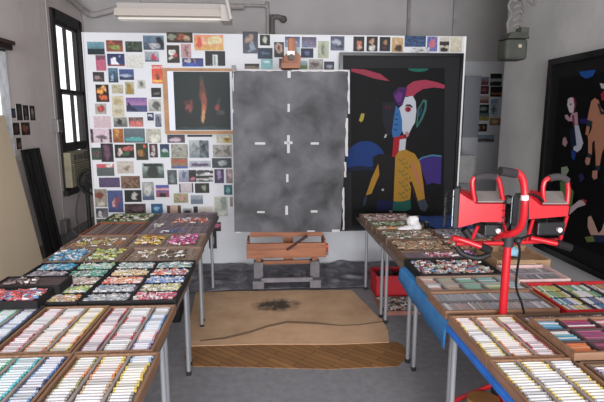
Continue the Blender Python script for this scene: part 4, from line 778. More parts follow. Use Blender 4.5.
# ---- heaps of loose pastel pieces
def heap(x0, x1, y0, y1, cols, label, z=TT+.012, n=None, r=.0065, layers=2, size=(.022, .05), wr=.22):
    cols = [mixh(c, 'b0acaa', .22) for c in cols]
    m = MB(); area_ = (x1-x0)*(y1-y0); n = n or int(area_*3600)
    for k in range(n):
        x, y = random.uniform(x0+.015, x1-.015), random.uniform(y0+.012, y1-.012); L = random.uniform(*size)/2; a = random.choice((0, pi/2, random.uniform(0, pi)))
        rr = r*random.uniform(.8, 1.2); zz = z+rr+random.random()*(layers-1)*r*1.8; tl = random.uniform(-.2, .2)*L if zz > z+rr*1.5 else 0
        c = random.choice(cols); c = 'd8d4d2' if random.random() < wr else c
        dx, dy = cos(a)*L, sin(a)*L; dx = min(dx, x1-x, x-x0) if dx > 0 else dx; 
        p0 = Vector((min(max(x-dx, x0), x1), min(max(y-dy, y0), y1), zz-tl)); p1 = Vector((min(max(x+dx, x0), x1), min(max(y+dy, y0), y1), zz+tl))
        if (p1-p0).length > .008: m.cyl(p0, p1, rr, c, 6)
    o = m.build('pastel_pieces', 'chalk'); return tag(o, label, 'pastel pieces', kind='stuff')
# two black compartment trays
BX = [-1.665, -1.39, -1.112, -.835, -.56]; BY = [2.735, 2.895, 3.05, 3.21, 3.37, 3.535]
tray(BX[0], BX[2]-.004, BY[0], BY[5], 'left black ten-compartment tray of coloured pastel pieces on the left row', cols=[BX[1]], rows=BY[1:5], rim='dusty', col='1c1a1c', inner='7c787c', floor_h=.023, dcol='242224', z0=TT+.012, h=.043, t=.009, dw=.6)
tray(BX[2]+.004, BX[4], BY[0], BY[5], 'right black ten-compartment tray of coloured pastel pieces at the table edge', cols=[BX[3]], rows=BY[1:5], rim='dusty', col='1c1a1c', inner='7c787c', floor_h=.023, dcol='242224', z0=TT+.012, h=.043, t=.009, dw=.6)
CC = [[None, ['a8a090', 'c8b880', 'b8b0a8', 'd88840', 'd86030', 'e0c060'], ['98a0a8', 'a8a8a8', 'b8b8b0', '8898a8'], ['d04868', 'c84858', 'e08090', 'c83040', '985070']],
      [None, ['b0c060', '80a060', 'd0d070', '98a890', '90b878'], ['8898b0', '9098a0', 'a8b0b8', '708090'], ['a8a870', 'b8b8a0', 'c8c060', '888878']],
      [['a8a0a8', '888088', 'b0a8b0'], ['b8a890', 'c8a0a0', 'a89888', 'd0c0a8'], ['e07840', 'e09060', 'd85850', 'e8a0a0', 'f0a850'], ['6088c8', '88a8d8', 'a0b8e0', '5070b0']],
      [['706878', '9890a8', 'a8a0b0'], ['3c9080', '58a890', '408878', '789888'], ['d8c088', 'd8a878', 'e0d0a0', 'c8b080'], ['c84828', 'e06840', 'a83828', 'd88060', '5870b0']],
      [['2c90c0', '38a8c8', '58b8d0', '2878b0'], ['60b8b0', '80c0a0', 'a8c880', '68a890'], ['88a8a0', 'a8b8b0', '98a8a8'], ['78a0a0', '90b0a8', '587880', 'a0b0b0']]]
CLN = [['', 'peach and orange', 'pale grey', 'pink and crimson'], ['', 'yellow green', 'slate grey', 'olive'], ['mauve grey', 'tan and rose', 'bright orange', 'light blue'], ['dull purple', 'teal', 'cream', 'red and rust'], ['sky blue', 'mint green', 'grey green', 'blue grey']]
RN = ['nearest', 'second', 'third', 'fourth', 'farthest']
for j in range(5):
    for i in range(4):
        if CC[j][i]: heap(BX[i]+.012, BX[i+1]-.012, BY[j]+.012, BY[j+1]-.012, CC[j][i], 'heap of %s pastel pieces, %s compartment row of the %s black tray' % (CLN[j][i], RN[j], 'left' if i < 2 else 'right'), layers=2, z=TT+.036, r=.005, size=(.02, .045), n=190, wr=.34)
# stacked black boxes
for nm, (xa, xb, ya, yb, za, hh), lb, inr in (('black_box', (-1.66, -1.295, 2.645, 2.855, TT+.055, .045), 'open black box of red and blue pastels at the left table edge', 'c'),
                                        ('black_box', (-1.66, -1.265, 2.865, 3.06, TT+.055, .055), 'shallow black box with dull brown contents behind the open black one', 'b')):
    e = thing(nm, ((xa+xb)/2, (ya+yb)/2, za), lb, 'box', 'black boxes stacked on the left tray'); f = MB(); t = .012
    f.box(xa, xb, ya, ya+t, za, za+hh, '121012'); f.box(xa, xb, yb-t, yb, za, za+hh, '121012'); f.box(xa, xa+t, ya+t, yb-t, za, za+hh, '121012'); f.box(xb-t, xb, ya+t, yb-t, za, za+hh, '121012'); f.build('box_walls', 'dusty', e)
    MB().box(xa+t, xb-t, ya+t, yb-t, za, za+hh-(.016 if inr == 'c' else .008), '4a3436' if inr == 'c' else '524444').build('box_floor', 'dusty', e)
    if inr == 'c': heap(xa+.014, xb-.014, ya+.014, yb-.014, ['b83030', 'c84040', '5878b0', '7088b8', 'd06060', '905060'], 'heap of red and blue pastel pieces in the open black box', z=za+hh-.015, wr=.2, n=190)
    else: heap(xa+.05, xb-.15, ya+.03, yb-.05, ['584848', '806c68', '6c5c58'], 'few dull brown pastel pieces in the shallow black box', z=za+hh-.007, n=26)
# brown trays farther back (left row)
def slats(x0, x1, y0, y1, cols, label, z=TT+.030, pitch=.016, r=.0062, rows=1, along='y', jit=.25, wr=0):
    r = min(r, pitch*.47)
    m = MB(); cols = [mixh(c, 'a8a4a4', .18) for c in cols]
    if along == 'y':
        n = int((x1-x0)/pitch); dy = (y1-y0)/rows
        for j in range(rows):
            for k in range(n):
                x = x0+(k+.5)*(x1-x0)/n; m.cyl((x, y0+j*dy+.006+random.uniform(0, .008), z+r), (x+random.uniform(-.002, .002), y0+(j+1)*dy-.006-random.uniform(0, .015), z+r), r, 'd4d0d0' if random.random() < wr else random.choice(cols), 6)
    else:
        n = int((y1-y0)/pitch); dx = (x1-x0)/rows
        for j in range(rows):
            for k in range(n):
                y = y0+(k+.5)*(y1-y0)/n; m.cyl((x0+j*dx+.006+random.uniform(0, .01), y, z+r), (x0+(j+1)*dx-.006-random.uniform(0, .015), y+random.uniform(-.002, .002), z+r), r, 'd4d0d0' if random.random() < wr else random.choice(cols), 6)
    return tag(m.build('pastel_rows', 'chalk'), label, 'pastel sticks', kind='stuff')
BR = ['9c8676', 'a8917e', 'b49e8a', '86705f', 'baa892']
tray(-1.70, -1.135, 3.555, 3.955, 'brown tray with blue and yellow-green pastel pieces, left row middle', rim='drab', cols=(-1.42,), inner='84705e')
slats(-1.68, -1.43, 3.58, 3.935, BR, 'rows of brown pastels under the blue heap, left brown tray'); slats(-1.41, -1.15, 3.58, 3.935, BR, 'rows of brown pastels under the yellow-green heap, left brown tray')
heap(-1.68, -1.43, 3.60, 3.90, ['3890c0', '58a0c8', '4878b0', '78b0c8'], 'heap of bright blue pastel pieces on the left brown tray', z=TT+.041, n=120, layers=2)
heap(-1.40, -1.16, 3.60, 3.90, ['b0b848', '98a860', '80a070', 'c8c060', '709070'], 'heap of yellow-green pastel pieces on the left brown tray', z=TT+.041, n=100, layers=2)
tray(-1.125, -.565, 3.555, 3.94, 'brown tray with dark and cream pastel pieces beside the table edge', rim='drab', inner='84705e')
slats(-1.105, -.585, 3.575, 3.92, BR+['a89078'], 'rows of brown pastels in the tray with the dark pieces', rows=2)
heap(-.87, -.64, 3.62, 3.86, ['201c1c', '302828', 'c8b8a0', '484038'], 'dark charcoal coloured pieces scattered on the right brown tray', z=TT+.041, n=42, layers=1)
heap(-1.07, -.9, 3.66, 3.9, ['c8b490', 'a08870', 'e0d0b0'], 'few cream pastel pieces on the right brown tray', z=TT+.041, n=18, layers=1)
tray(-1.72, -1.235, 3.97, 4.40, 'brown tray with rusty orange pastel pieces, left row', rim='drab', inner='84705e')
slats(-1.70, -1.255, 3.99, 4.38, BR, 'rows of brown pastels in the tray with rusty orange pieces', rows=2)
heap(-1.68, -1.27, 4.02, 4.32, ['a86038', 'b08850', '906040', 'a8a050'], 'rusty orange and olive pastel pieces scattered on the left tray', z=TT+.041, n=75, layers=1)
tray(-1.225, -.59, 3.96, 4.41, 'brown tray with yellow and magenta pastel heaps, left row', rim='drab', inner='84705e')
slats(-1.205, -.61, 3.98, 4.39, BR+['787080'], 'rows of brown pastels under the yellow and magenta heaps', rows=2)
heap(-1.18, -.93, 4.04, 4.34, ['c8a030', 'b08830', 'd8b850', 'a83828', 'c89850'], 'heap of yellow ochre pastel pieces on the brown tray', z=TT+.041, n=100, layers=2)
heap(-.89, -.64, 4.02, 4.36, ['b83878', 'c04890', '983068', 'c86898', 'a83050'], 'heap of magenta pastel pieces on the brown tray at the table edge', z=TT+.041, n=110, layers=2)
MV = ['a09296', 'a89aa2', '94868e', 'b2a4a8', '887a82']
tray(-1.235, -.60, 4.42, 5.42, 'large grey-purple tray at the far end of the left row', rim='dusty', col='6c6064', rows=(4.75, 5.08), inner='5c5054')
slats(-1.215, -.62, 4.44, 5.40, MV, 'rows of grey-purple pastels in the far left tray', rows=3, pitch=.018)
heap(-1.02, -.66, 4.9, 5.15, ['b84838', 'a85040', 'c07048', '983838'], 'orange-red pastel pieces scattered on the far grey-purple tray', z=TT+.041, n=70, layers=1)
heap(-1.1, -.8, 4.48, 4.68, ['384878', '4c5c88', '706080'], 'blue pastel pieces scattered on the far grey-purple tray', z=TT+.041, n=26, layers=1)
heap(-1.17, -1.05, 4.72, 4.9, ['a8a8a8', 'c8c0b8'], 'few pale grey pieces scattered on the far grey-purple tray', z=TT+.041, n=14, layers=1)
tray(-1.74, -1.25, 4.42, 4.96, 'orange-edged tray of brown pastel rows at far left', rim='paint', col='8c4c2c', cols=(-1.58, -1.42), inner='5c4c48')
slats(-1.72, -1.27, 4.44, 4.94, ['806c68', '74605c', '8c7a74', '6a5854'], 'rows of brown pastels in the orange-edged tray')
tray(-1.74, -1.26, 5.0, 5.42, 'small green tray at the far left corner of the left row', rim='paint', col='5c6a4c', inner='4c5440')
heap(-1.71, -1.29, 5.03, 5.39, ['8c8c60', '687050', 'b0a878', 'd0ccc0', '504c3c'], 'olive and cream pastel pieces in the small green tray', z=TT+.030, n=110)

# ---- right row
tray(.975, 1.50, 4.87, 5.24, 'pinkish tray at the far end of the right row', rim='walnut', inner='5c4c48', rows=(5.05,))
heap(.99, 1.49, 4.89, 5.22, ['a87878', '987070', 'b89088', '806868', 'a8a098'], 'pinkish pastel pieces in the farthest tray of the right row', z=TT+.030, n=230, wr=.1)
tray(.985, 1.50, 4.62, 4.86, 'tray of green pastel pieces in the right row', rim='walnut', inner='4c5440')
heap(1.0, 1.49, 4.64, 4.84, ['708868', '889870', '607858', '98a888', '303c30'], 'green pastel pieces in the second tray of the right row', z=TT+.030, n=180, wr=.1)
tray(.995, 1.42, 4.46, 4.61, 'small tray of orange and cream pastel pieces in right row', rim='walnut', inner='6a5444')
heap(1.01, 1.41, 4.48, 4.60, ['c88850', 'c8a878', 'b87048', 'd0b898'], 'orange and cream pastel pieces beside the white cloth', z=TT+.030, n=100, wr=.15)
tray(1.0, 1.50, 4.08, 4.44, 'brown tray of mixed green and rust pieces, right row inner side', rim='walnut', inner='5c5048')
heap(1.015, 1.485, 4.10, 4.42, ['787c60', '8c6c58', '6c7864', 'a08868', '889080', '905848'], 'mixed green and rust pastel pieces, right row inner side', z=TT+.030, n=260, wr=.08)
tray(1.51, 2.02, 4.08, 4.44, 'grey tray of slate coloured pastel pieces, right row wall side', rim='walnut', inner='50484c')
heap(1.525, 2.0, 4.10, 4.42, ['686870', '787080', '5c6470', '888084'], 'slate grey pastel pieces, right row wall side', z=TT+.030, n=240, wr=.1)
tray(1.01, 1.95, 3.72, 4.07, 'wide brown tray of tan and orange pastel pieces in right row', rim='walnut', inner='6a5848', cols=(1.48,))
heap(1.025, 1.47, 3.74, 4.05, ['907860', 'a08868', 'a86848', '807058', 'b09470'], 'tan pastel pieces, left half of the wide brown tray', z=TT+.030, n=240, wr=.06)
heap(1.49, 1.935, 3.74, 4.05, ['b06848', 'b88058', '987058', 'a85848', 'a8a080'], 'orange-brown pastel pieces, right half of the wide brown tray', z=TT+.030, n=240, wr=.06)
tray(1.01, 1.60, 3.49, 3.71, 'narrow tray of dusty purple pastel rows in the right row', rim='walnut', inner='50444c')
slats(1.025, 1.585, 3.505, 3.695, ['74646c', '806c78', '6c5c68', '90788c'], 'rows of dusty purple pastels in the narrow tray'); heap(1.2, 1.45, 3.52, 3.67, ['b86880', 'a84c68', 'c89090'], 'pink pieces scattered on the dusty purple rows', z=TT+.041, n=22, layers=1)
heap(1.46, 1.58, 3.51, 3.68, ['a060a8', 'b070b0', '9858a0'], 'bright violet pastel pieces beside the black framed tray', z=TT+.041, n=26, layers=1)
tray(.995, 1.57, 3.085, 3.475, 'black framed tray of red, white and blue pieces, right row', rim='dusty', col='141214', inner='50585c', floor_h=.020, h=.055, t=.02)
heap(1.017, 1.55, 3.107, 3.455, ['a84848', '88a0b8', 'b8a898', '5878a0', 'c88070', '98a890', '802c34'], 'mixed red, white and blue pieces in the black framed tray', z=TT+.021, n=340, wr=.25, layers=2.5)
tray(.965, 1.62, 2.795, 3.075, 'grey tray with pink, green and blue compartments, right row', rim='drab', col='8a7c74', cols=(1.09, 1.21, 1.35, 1.49), rows=(2.935,), inner='8c8884', floor_h=.022, dw=.5)
ex = [.98, 1.085, 1.095, 1.205, 1.215, 1.345, 1.355, 1.485, 1.495, 1.605]; pal = [[['c09088', 'b88880'], ['a88c80', 'b8a090'], ['78a890', '88b0a0'], ['c0b860', '98b088'], ['90a8b0', 'a0b0b8']], [['b89088', 'c8a098'], ['98a088', 'a89888'], ['68a090', '80b098'], ['70a0a0', '88b0b0'], ['7888a0', '9098a8']]]
pn_ = [['rose', 'tan', 'sea green', 'lime and yellow', 'pale blue'], ['salmon', 'grey green', 'jade', 'aqua', 'steel blue']]
for j in range(2):
    for i in range(5): slats(ex[2*i], ex[2*i+1], (2.81, 2.94)[j], (2.93, 3.06)[j], pal[j][i], '%s pastel rows, %s compartments of the grey compartment tray' % (pn_[j][i], ('near', 'far')[j]), along='x', pitch=.013, rows=1, z=TT+.026, wr=.15)
tray(.95, 1.60, 2.475, 2.785, 'grey striped tray of thin pastels behind the red lamp pole', rim='oak', col='7a7068', rows=(2.63,), inner='5c5858')
slats(.965, 1.585, 2.49, 2.625, ['a8a4a8', '94949c', 'b0a8b4', '84888e', 'b4aaa0', 'b08c84'], 'near row of thin grey pastels in the striped tray', pitch=.0125, wr=.12); slats(.965, 1.585, 2.635, 2.77, ['9498a4', 'a09ca4', 'aca8b0', '848490', '94a09a'], 'far row of thin grey pastels in the striped tray', pitch=.0125, wr=.1)
# pink white carton, cardboard box and blue tissue
cb = tray(1.60, 1.95, 2.93, 3.25, 'shallow pinkish-white carton of pastels near the cardboard box', rim='dusty', col='c8a8a4', inner='7c7478', h=.06, rows=(3.09,), name='shallow_carton')
slats(1.615, 1.935, 2.945, 3.235, ['8c8890', 'a098a0', '747880', '988c88'], 'rows of grey pastels in the pinkish-white carton', rows=2, wr=.1)
cx = thing('cardboard_box', (1.83, 3.5, TT), 'small open brown cardboard box by the right wall side, behind the pole', 'box')
f = MB(); f.box(1.63, 2.03, 3.30, 3.31, TT, TT+.075, 'a08060'); f.box(1.63, 2.03, 3.65, 3.66, TT, TT+.09, '98785a'); f.box(1.63, 1.64, 3.31, 3.65, TT, TT+.08, '98785a'); f.box(2.02, 2.03, 3.31, 3.65, TT, TT+.08, '98785a'); f.build('box_walls', 'dusty', cx)
MB().box(1.64, 2.02, 3.31, 3.65, TT, TT+.045, '8a6c50').build('box_floor', 'dusty', cx)
MB().hexa([(1.64, 3.10+.16, TT+.06), (1.9, 3.26, TT+.06), (1.9, 3.30, TT+.075), (1.64, 3.30, TT+.075), (1.64, 3.26, TT+.065), (1.9, 3.26, TT+.065), (1.9, 3.30, TT+.08), (1.64, 3.30, TT+.08)], 'b09070').build('box_flap', 'dusty', cx)
def crumple(c, r, col, label, name, cat, sc=(1, 1, 1), amp=.35, seed=0):
    m = MB(); m.sphere(c, r, col, 24, 16, sc); c = Vector(c)
    for v in m.v:
        d = v-c; k = 1+amp*noise.noise(d*(2.6/r)*.55+Vector((seed, 0, 0)))+amp*.5*noise.noise(d*(5/r)*.5+Vector((0, seed, 0))); v.x, v.y, v.z = (c+d*k)
        v.z = max(v.z, c.z-r*sc[2]*.75)
    return tag(m.build(name, 'matte'), label, cat)
crumple((1.83, 3.50, TT+.085), .05, '8cb4cc', 'crumpled light blue tissue lying in the cardboard box', 'tissue', 'tissue', (1.3, 1, .8), seed=3)
# red tray
tray(1.62, 2.20, 2.44, 2.905, 'bright red-edged tray of colourful thin pastels by the right wall', rim='paint', col='b01824', inner='3c3438', cols=(1.81, 2.0), h=.05, floor_h=.026)
for (xa, xb), nm_, ps in (((1.637, 1.803), 'left', [['c8b840', '3890a0', '7880b0'], ['b0b870', '58a090', 'c8a040']]), ((1.818, 1.993), 'middle', [['3c78a0', '587c9c', '705878'], ['4890a0', '68a078', 'b8a850']]), ((2.008, 2.185), 'right', [['985868', '785070', 'a07080'], ['c89050', 'a87858', '887060']])):
    for j, (ya, yb, fr_) in enumerate(((2.46, 2.67, 'near'), (2.68, 2.89, 'far'))):
        slats(xa, xb, ya, yb, ps[j], 'thin colourful pastels, %s %s section of the red tray' % (fr_, nm_), z=TT+.027, pitch=.013, r=.0056, rows=2, wr=.32)
# purple tray and the raised tray on it
tray(1.315, 2.05, 1.88, 2.412, 'brown tray of purple pastels under the raised compartment tray', rim='walnut', inner='5c5058')
slats(1.33, 2.035, 2.28, 2.398, ['9890a8', '8880a0', 'a8a0b8', '80748c', 'b8a8b0'], 'row of lavender pastels behind the raised compartment tray', pitch=.0165, r=.007, wr=.3)
ZR = TT+.052
tray(1.31, 2.04, 1.895, 2.275, 'raised wooden tray with red, blue and purple compartments, right corner', cols=(1.45, 1.62, 1.79, 1.92), rows=(2.02, 2.145), z0=ZR, h=.035, t=.014, floor_h=.012, inner='4c3c3c', rim='oak')
pals = [[['d87040', 'c85838', 'd89060'], ['8c3850', 'a04868', '703048'], ['d0c0a8', 'c89888', 'a06860'], ['c8b0a8', 'a08088'], ['a89088', '8c6878']],
        [['3888a8', '58a0b8', '78a8b0'], ['7c4870', 'a05878', '903050'], ['602038', '843048', 'a05060'], ['d0b878', 'c8a080', 'b07c78'], ['9c6c7c', '78506c']],
        [['4890c0', '70a8c8', '88b8d0'], ['b83848', 'a03048', '883860'], ['c87878', 'd8a0a0', 'b86068'], ['d8a868', 'c89088', 'e0c080'], ['b87480', '905868']]]
cnm = [['orange', 'plum', 'cream', 'beige', 'mauve'], ['turquoise', 'purple', 'dark red', 'straw', 'dusky purple'], ['sky blue', 'crimson', 'rose', 'apricot', 'old rose']]
xs = [1.326, 1.445, 1.455, 1.615, 1.625, 1.785, 1.795, 1.915, 1.925, 2.024]; ysr = [(1.911, 2.014), (2.026, 2.139), (2.151, 2.259)]
for j in range(3):
    for i in range(5): slats(xs[2*i], xs[2*i+1], ysr[j][0], ysr[j][1], pals[j][i], '%s pastels, %s row of the raised compartment tray' % (cnm[j][i], ('near', 'middle', 'far')[j]), along='x', pitch=.0155, r=.0065, z=ZR+.012, wr=.2)

# odds and ends on the right tables
def cloth(label):
    m = MB(); p = atY(411, 219, 4.62); m.sphere((1.36, 4.50, TT+.11), .07, 'dcdadc', 24, 16, (.9, .8, .95)); m.sphere((1.28, 4.47, TT+.05), .06, 'dcdadc', 20, 12, (1.3, .8, .5)); m.sphere((1.37, 4.49, TT+.045), .065, 'dcdadc', 20, 12, (.9, .9, .8))
    for v in m.v:
        q = noise.noise(v*14)*.03+noise.noise(v*34)*.012; v.x += q; v.z += q*.8; v.z = max(v.z, TT+.002)
    return tag(m.build('white_cloth', 'matte'), label, 'cloth')
cloth('crumpled white cloth bunched up on the far right table')
m = MB(); nx = 16; vs = []
for j in range(nx+1):
    for i in range(nx+1):
        x = 1.60+.42*i/nx; y = 4.5+.75*j/nx; vs.append((x, y, TT+.012+.03*max(0, noise.noise(Vector((x*7, y*6, 2)))+.2)))
m.add(vs, [(j*(nx+1)+i, j*(nx+1)+i+1, (j+1)*(nx+1)+i+1, (j+1)*(nx+1)+i) for j in range(nx) for i in range(nx)], '1c3c74', True)
o = m.build('blue_wrapper', 'dusty', fix=False); tag(o, 'dark blue paper spread on the far corner of the right tables', 'paper'); o.modifiers.new('t', 'SOLIDIFY').thickness = .002
for k, (x, y, c, lb) in enumerate(((1.34, 5.28, '2a2624', 'small dark jar at the back of the farthest pinkish tray'), (1.56, 4.70, '1c2420', 'small black bottle right of the white cloth'), (1.55, 4.98, '302824', 'small brown-black jar behind the white cloth'))):
    e = thing('small_jar', (x, y, TT), lb, 'jar', 'dark jars on the far right table'); MB().cyl((x, y, TT), (x, y, TT+.06), .022, c, 14).build('body', 'gloss', e); MB().cyl((x, y, TT+.06), (x, y, TT+.075), .018, '504c48', 14).build('lid', 'paint', e)
# under right tables: red crate and floor tray
cr = thing('red_crate', (1.2, 4.6, 0), 'red plastic crate on the floor under the right tables', 'crate')
f = MB(); xa, xb, ya, yb = 1.05, 1.40, 4.62, 4.92; t = .012
f.box(xa, xb, ya, ya+t, .01, .24, 'b01c28'); f.box(xa, xb, yb-t, yb, .01, .24, 'b01c28'); f.box(xa, xa+t, ya+t, yb-t, .01, .24, 'b01c28'); f.box(xb-t, xb, ya+t, yb-t, .01, .24, 'b01c28'); f.box(xa-.012, xb+.012, ya-.012, ya, .215, .24, 'b01c28'); f.box(xa-.012, xa, ya, yb, .215, .24, 'b01c28'); f.build('crate_walls', 'paint', cr)
MB().box(xa+t, xb-t, ya+t, yb-t, 0, .02, '901824').build('crate_floor', 'paint', cr)
for k in range(3): tag(crumple((1.13+.1*k, 4.77, .19), .055, ['28242c', '3c3034', '201c20'][k], ['dark bundle, left one in the red crate', 'brownish bundle in the middle of the red crate', 'black bundle, right one in the red crate'][k], 'bundle', 'bundle', seed=k), group='bundles in the red crate')
tray(1.02, 1.42, 4.20, 4.58, 'low wooden tray of pale pieces on the floor beside the red crate', z0=0, h=.04, rim='dusty', col='8c5c50', inner='6c6460')
heap(1.035, 1.405, 4.215, 4.565, ['908880', 'a89c90', '787470', 'a87c70'], 'pale grey pieces in the low tray on the floor', z=.029, n=170, wr=.2)
# dark coat hanging under left table edge
tag(crumple((-.68, 3.32, .50), .085, '141214', 'black bag hanging beneath the left row near the legs', 'bag', 'bag', (.6, .5, 1.9), seed=5))

# ============================================================ RED TWIN WORK LIGHT
YL = 2.44; RED = 'b01a24'
def q(px, py, dy=0): return atY(px, py, YL+dy)
wk = thing('work_light', (1.2, YL, 0), 'red twin-head work light on a tripod stand between the right tables', 'work light')
pt, pb = q(508, 238), q(502.5, 318); px_ = pb.x
MB().cyl((px_, YL, .12), (pt.x, YL, pt.z), .0215, RED, 18).build('pole', 'gloss', wk)
MB().cyl((pt.x, YL, pt.z-.045), (pt.x, YL, pt.z+.03), .031, '28282a', 16).build('pole_collar', 'paint', wk)
MB().sphere((pt.x+.045, YL-.02, pt.z-.01), .02, '222224').build('collar_knob', 'paint', wk)
for a in (30, 150, 270):
    MB().tube([(px_, YL, .34), (px_+.42*cos(radians(a)), YL+.42*sin(radians(a)), .02)], .014, RED, sub=1).build('tripod_leg', 'gloss', wk)
MB().cyl((px_, YL, .28), (px_, YL, .40), .034, '1c1c1e').build('tripod_hub', 'paint', wk)
# cross bar with rubber ends
MB().tube([q(456, 243.5), q(506, 243), q(560, 240)], .013, RED, sub=1).build('cross_bar', 'gloss', wk)
MB().tube([q(452, 238, -.03), q(462, 240, -.03), q(482, 247, -.06)], .016, RED, sub=3).build('lower_handle', 'gloss', wk); MB().tube([q(481, 246.5, -.06), q(491, 251, -.07)], .021, '1c1a1a', sub=1).build('handle_grip', 'matte', wk)
MB().tube([q(530, 238, -.03), q(545, 241, -.04), q(558, 244, -.05)], .015, RED, sub=3).build('lower_handle', 'gloss', wk); MB().tube([q(557, 243.5, -.05), q(571, 248, -.06)], .021, '1c1a1a', sub=1).build('handle_grip', 'matte', wk)
# centre handle
MB().tube([q(511, 172, -.19), q(518, 173, -.19), q(522.5, 179, -.19), q(524.5, 190, -.19), q(524.5, 205, -.19), q(523, 219, -.18), q(519, 229, -.16), q(511, 234, -.13), q(502, 235, -.08), q(496, 237, -.02)], .0175, RED, n=12, sub=5).build('carry_handle', 'gloss', wk)
MB().tube([q(500, 171, -.20), q(516, 173.5, -.19)], .022, '2e2a2c', n=12, sub=1).build('handle_grip', 'matte', wk)
MB().cyl(q(524.6, 195, -.19), q(524.6, 200, -.19), .0185, 'c8c4c4', 12).build('handle_label', 'paint', wk)
def lamp(pf, fl_, hand, grip, back):
    hd = thing('lamp_head', tuple(q(*pf[0])), None, None); del_ = hd
    for k in ('label', 'category'):
        if k in hd: del hd[k]
    hd.parent = wk; hd.location = Vector(hd['_o'])-Vector(wk['_o'])
    tl, tm, tr, br, bm_, bl = pf     # body outline: top-left, top-mid, top-right, bottom-right, bottom-mid, bottom-left (front face, near camera)
    F = [q(*p, -.08) for p in pf]; B = [q(*p, .09) for p in back]
    m = MB(); m.add(F, [(0, 5, 4, 3, 2, 1)], RED)
    m.add(F+B, [(0, 1, 7, 6), (1, 2, 8, 7), (2, 3, 9, 8), (3, 4, 10, 9), (4, 5, 11, 10), (5, 0, 6, 11), (6, 7, 8, 9, 10, 11)], RED)
    m.build('housing', 'gloss', hd, bevel=.005)
    m = MB(); A_, B_ = F[1], F[2]; C_, D_ = B[2], B[1]
    up = Vector((0, 0, .004)); ins = lambda a, b, t: a+(b-a)*t
    P1, P2, P3, P4 = ins(A_, C_, .07)+up, ins(B_, D_, .07)+up, ins(C_, A_, .07)+up, ins(D_, B_, .07)+up
    m.hexa([P1, P2, P3, P4, P1+up*1.5, P2+up*1.5, P3+up*1.5, P4+up*1.5], '7c7470'); m.build('heat_sink', 'dusty', hd)
    x0, x1, y0, y1 = fl_
    m = MB(); a, b = q(x0, y0), q(x1, y1)
    na, nb, fa, fb = q(x0, y0, -.10), q(x1, y1, -.10), q(x0+1, y0-2, .11), q(x1+1, y1-3, .11); m.hexa([(na.x, YL-.1, nb.z), (nb.x, YL-.1, nb.z), (fb.x, YL+.11, fb.z), (fa.x, YL+.11, fb.z), (na.x, YL-.1, na.z), (nb.x, YL-.1, na.z), (fb.x, YL+.11, fa.z), (fa.x, YL+.11, fa.z)], '1e1c1e'); m.build('reflector_rim', 'paint', hd, bevel=.006)
    e = .012; MB().hexa([(na.x-.004, YL-.09, nb.z+e), (na.x, YL-.09, nb.z+e), (fa.x, YL+.1, fb.z+e), (fa.x-.004, YL+.1, fb.z+e), (na.x-.004, YL-.09, na.z-e), (na.x, YL-.09, na.z-e), (fa.x, YL+.1, fa.z-e), (fa.x-.004, YL+.1, fa.z-e)], 'a8b0b4').build('glass_front', 'gloss', hd)
    g = MB(); mid = (a.z+b.z)/2
    for k in range(4):
        zz = b.z+.03+(a.z-b.z-.06)*k/3; g.tube([(na.x, YL-.09, zz), (na.x-.045, YL-.085, zz), (fa.x-.045, YL+.095, zz), (fa.x, YL+.10, zz)], .0025, '2a2a2a', 5, sub=1)
    for k in range(3): xx = na.x-.045+(fa.x-na.x)*(.06+k*.42); g.cyl((xx, YL-.08+k*.085, b.z+.03), (xx, YL-.08+k*.085, a.z-.03), .0025, '2a2a2a', 5)
    g.build('wire_guard', 'paint', hd)
    MB().tube([q(*p, -.04) for p in hand], .0125, RED, n=10, sub=4).build('top_handle', 'gloss', hd)
    MB().tube([q(*p, -.04) for p in grip], .0185, '3a3638', n=10, sub=3).build('handle_grip', 'matte', hd)
    return hd
h1 = lamp([(458, 192), (476, 204), (505.5, 204), (504, 222), (480, 222), (458, 228)], (455, 458, 188, 229), [(476, 205), (474, 198), (472.5, 188), (472.5, 181), (475, 177.5), (481, 176.5), (490, 176), (496, 177), (499, 181), (501, 190), (503, 200)], [(474.5, 178.5), (480, 176.8), (488, 176.2), (495.5, 177)], [(460, 188), (474, 192), (498, 192), (499, 208), (480, 210), (460, 214)])
h2 = lamp([(529, 196), (541, 206), (569, 206), (568, 216), (545, 218), (529, 219)], (514, 516.5, 195, 226), [(546, 206), (543.5, 198), (543, 188), (545, 181), (550, 178), (556, 177), (563, 178), (567, 182), (568, 192), (567, 204)], [(549, 178.5), (555, 177), (562, 177.5), (567.5, 181)], [(530, 189), (541, 192), (563, 192), (564, 204), (545, 206), (530, 207)])
m = MB(); F = [q(*p, -.075) for p in ((517, 198), (530, 199), (530, 219), (517, 225))]; B = [q(*p, .09) for p in ((517, 193), (530, 193), (530, 207), (517, 214))]; m.add(F+B, [(0, 3, 2, 1), (4, 5, 6, 7), (0, 1, 5, 4), (1, 2, 6, 5), (2, 3, 7, 6), (3, 0, 4, 7)], '222022'); m.build('cooling_fins', 'paint', h2)
for hd, (xa, ya, xb, yb, kx, ky) in ((h1, (480, 222, 497, 234, 492, 228)), (h2, (532, 220, 558, 233, 552, 227))):
    a, b = q(xa, ya), q(xb, yb); MB().box(a.x, b.x, YL-.06, YL+.05, b.z, a.z, '141416').build('junction_box', 'gloss', hd, bevel=.008)
    k = q(kx, ky); MB().cyl((k.x, YL-.075, k.z), (k.x, YL-.06, k.z), .013, 'c4b8b8', 12).build('switch_knob', 'gloss', hd)
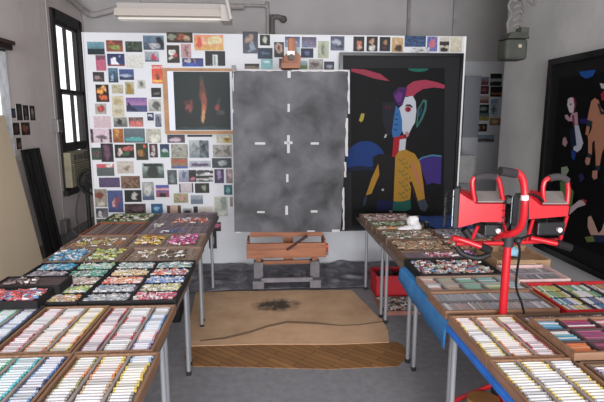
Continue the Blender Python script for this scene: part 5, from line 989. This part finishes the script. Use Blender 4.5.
for a, b in (((478, 226), (471, 241)), ((503, 222), (508, 241)), ((533, 219), (527, 240)), ((567, 216), (560, 240))):
    MB().tube([q(*a, -.03), q(*b, -.01)], .010, RED, sub=1).build('support_bracket', 'gloss', wk)
m = MB(); m.tube([q(464, 229), q(470, 238), q(466, 243)], .02, '161416'); m.build('tilt_bracket', 'paint', wk); m = MB(); m.tube([q(505, 228), q(513, 214), q(520, 204)], .016, '161416'); m.build('tilt_bracket', 'paint', wk); m = MB(); m.box(q(511, 205).x, q(520, 205).x, YL-.02, YL+.05, q(511, 232).z, q(511, 205).z, '161416'); m.build('switch_box', 'paint', wk)
m = MB(); m.tube([q(456, 246, .02), q(463, 254, 0), q(478, 258, -.02), q(490, 254, -.04)], .016, '161416'); m.build('rubber_strap', 'paint', wk)
tag(MB().tube([q(524, 196, -.03), q(533, 195, -.04), q(542, 200, -.05), q(546, 212, -.05), q(546, 226, -.05), q(538, 233, -.03), q(519, 240, -.03), (q(516, 250).x, YL-.04, q(516, 250).z), q(516, 285, -.04), (q(519, 312).x, YL-.03, .80), (q(520, 318).x, YL-.02, .70), (1.28, YL, .3), (1.3, YL-.05, .03)], .006, '121214', n=8, sub=5).build('power_cable', 'matte', wk))
tag(MB().tube([q(502, 200, 0), q(507, 196, -.02), q(512, 198, -.02), q(514, 210, 0)], .005, '1a1a1c', sub=5).build('power_cable', 'matte', wk))
# objects on the floor under near right table
bg = thing('tool_bag', (1.25, 1.95, 0), 'black and red bag on the floor beneath the bright blue table', 'bag')
m = MB(); m.sphere((1.25, 1.95, .2), .16, '16161a', 24, 16, (.75, 1, 1))
for v in m.v: v += Vector((1, 1, 1))*noise.noise(v*11)*.03; v.z = max(v.z, .002)
m.build('bag_body', 'gloss', bg); MB().tube([(1.13, 1.95, .1), (1.10, 1.98, .25), (1.13, 2.02, .40), (1.18, 2.08, .43)], .02, 'c02028').build('red_strap', 'paint', bg)
tag(MB().cyl((1.14, 2.33, .02), (1.14, 2.36, .30), .085, 'a87440', 20).build('wooden_disc', 'dusty'), 'round tan container on the floor under the bright blue table corner', 'container')
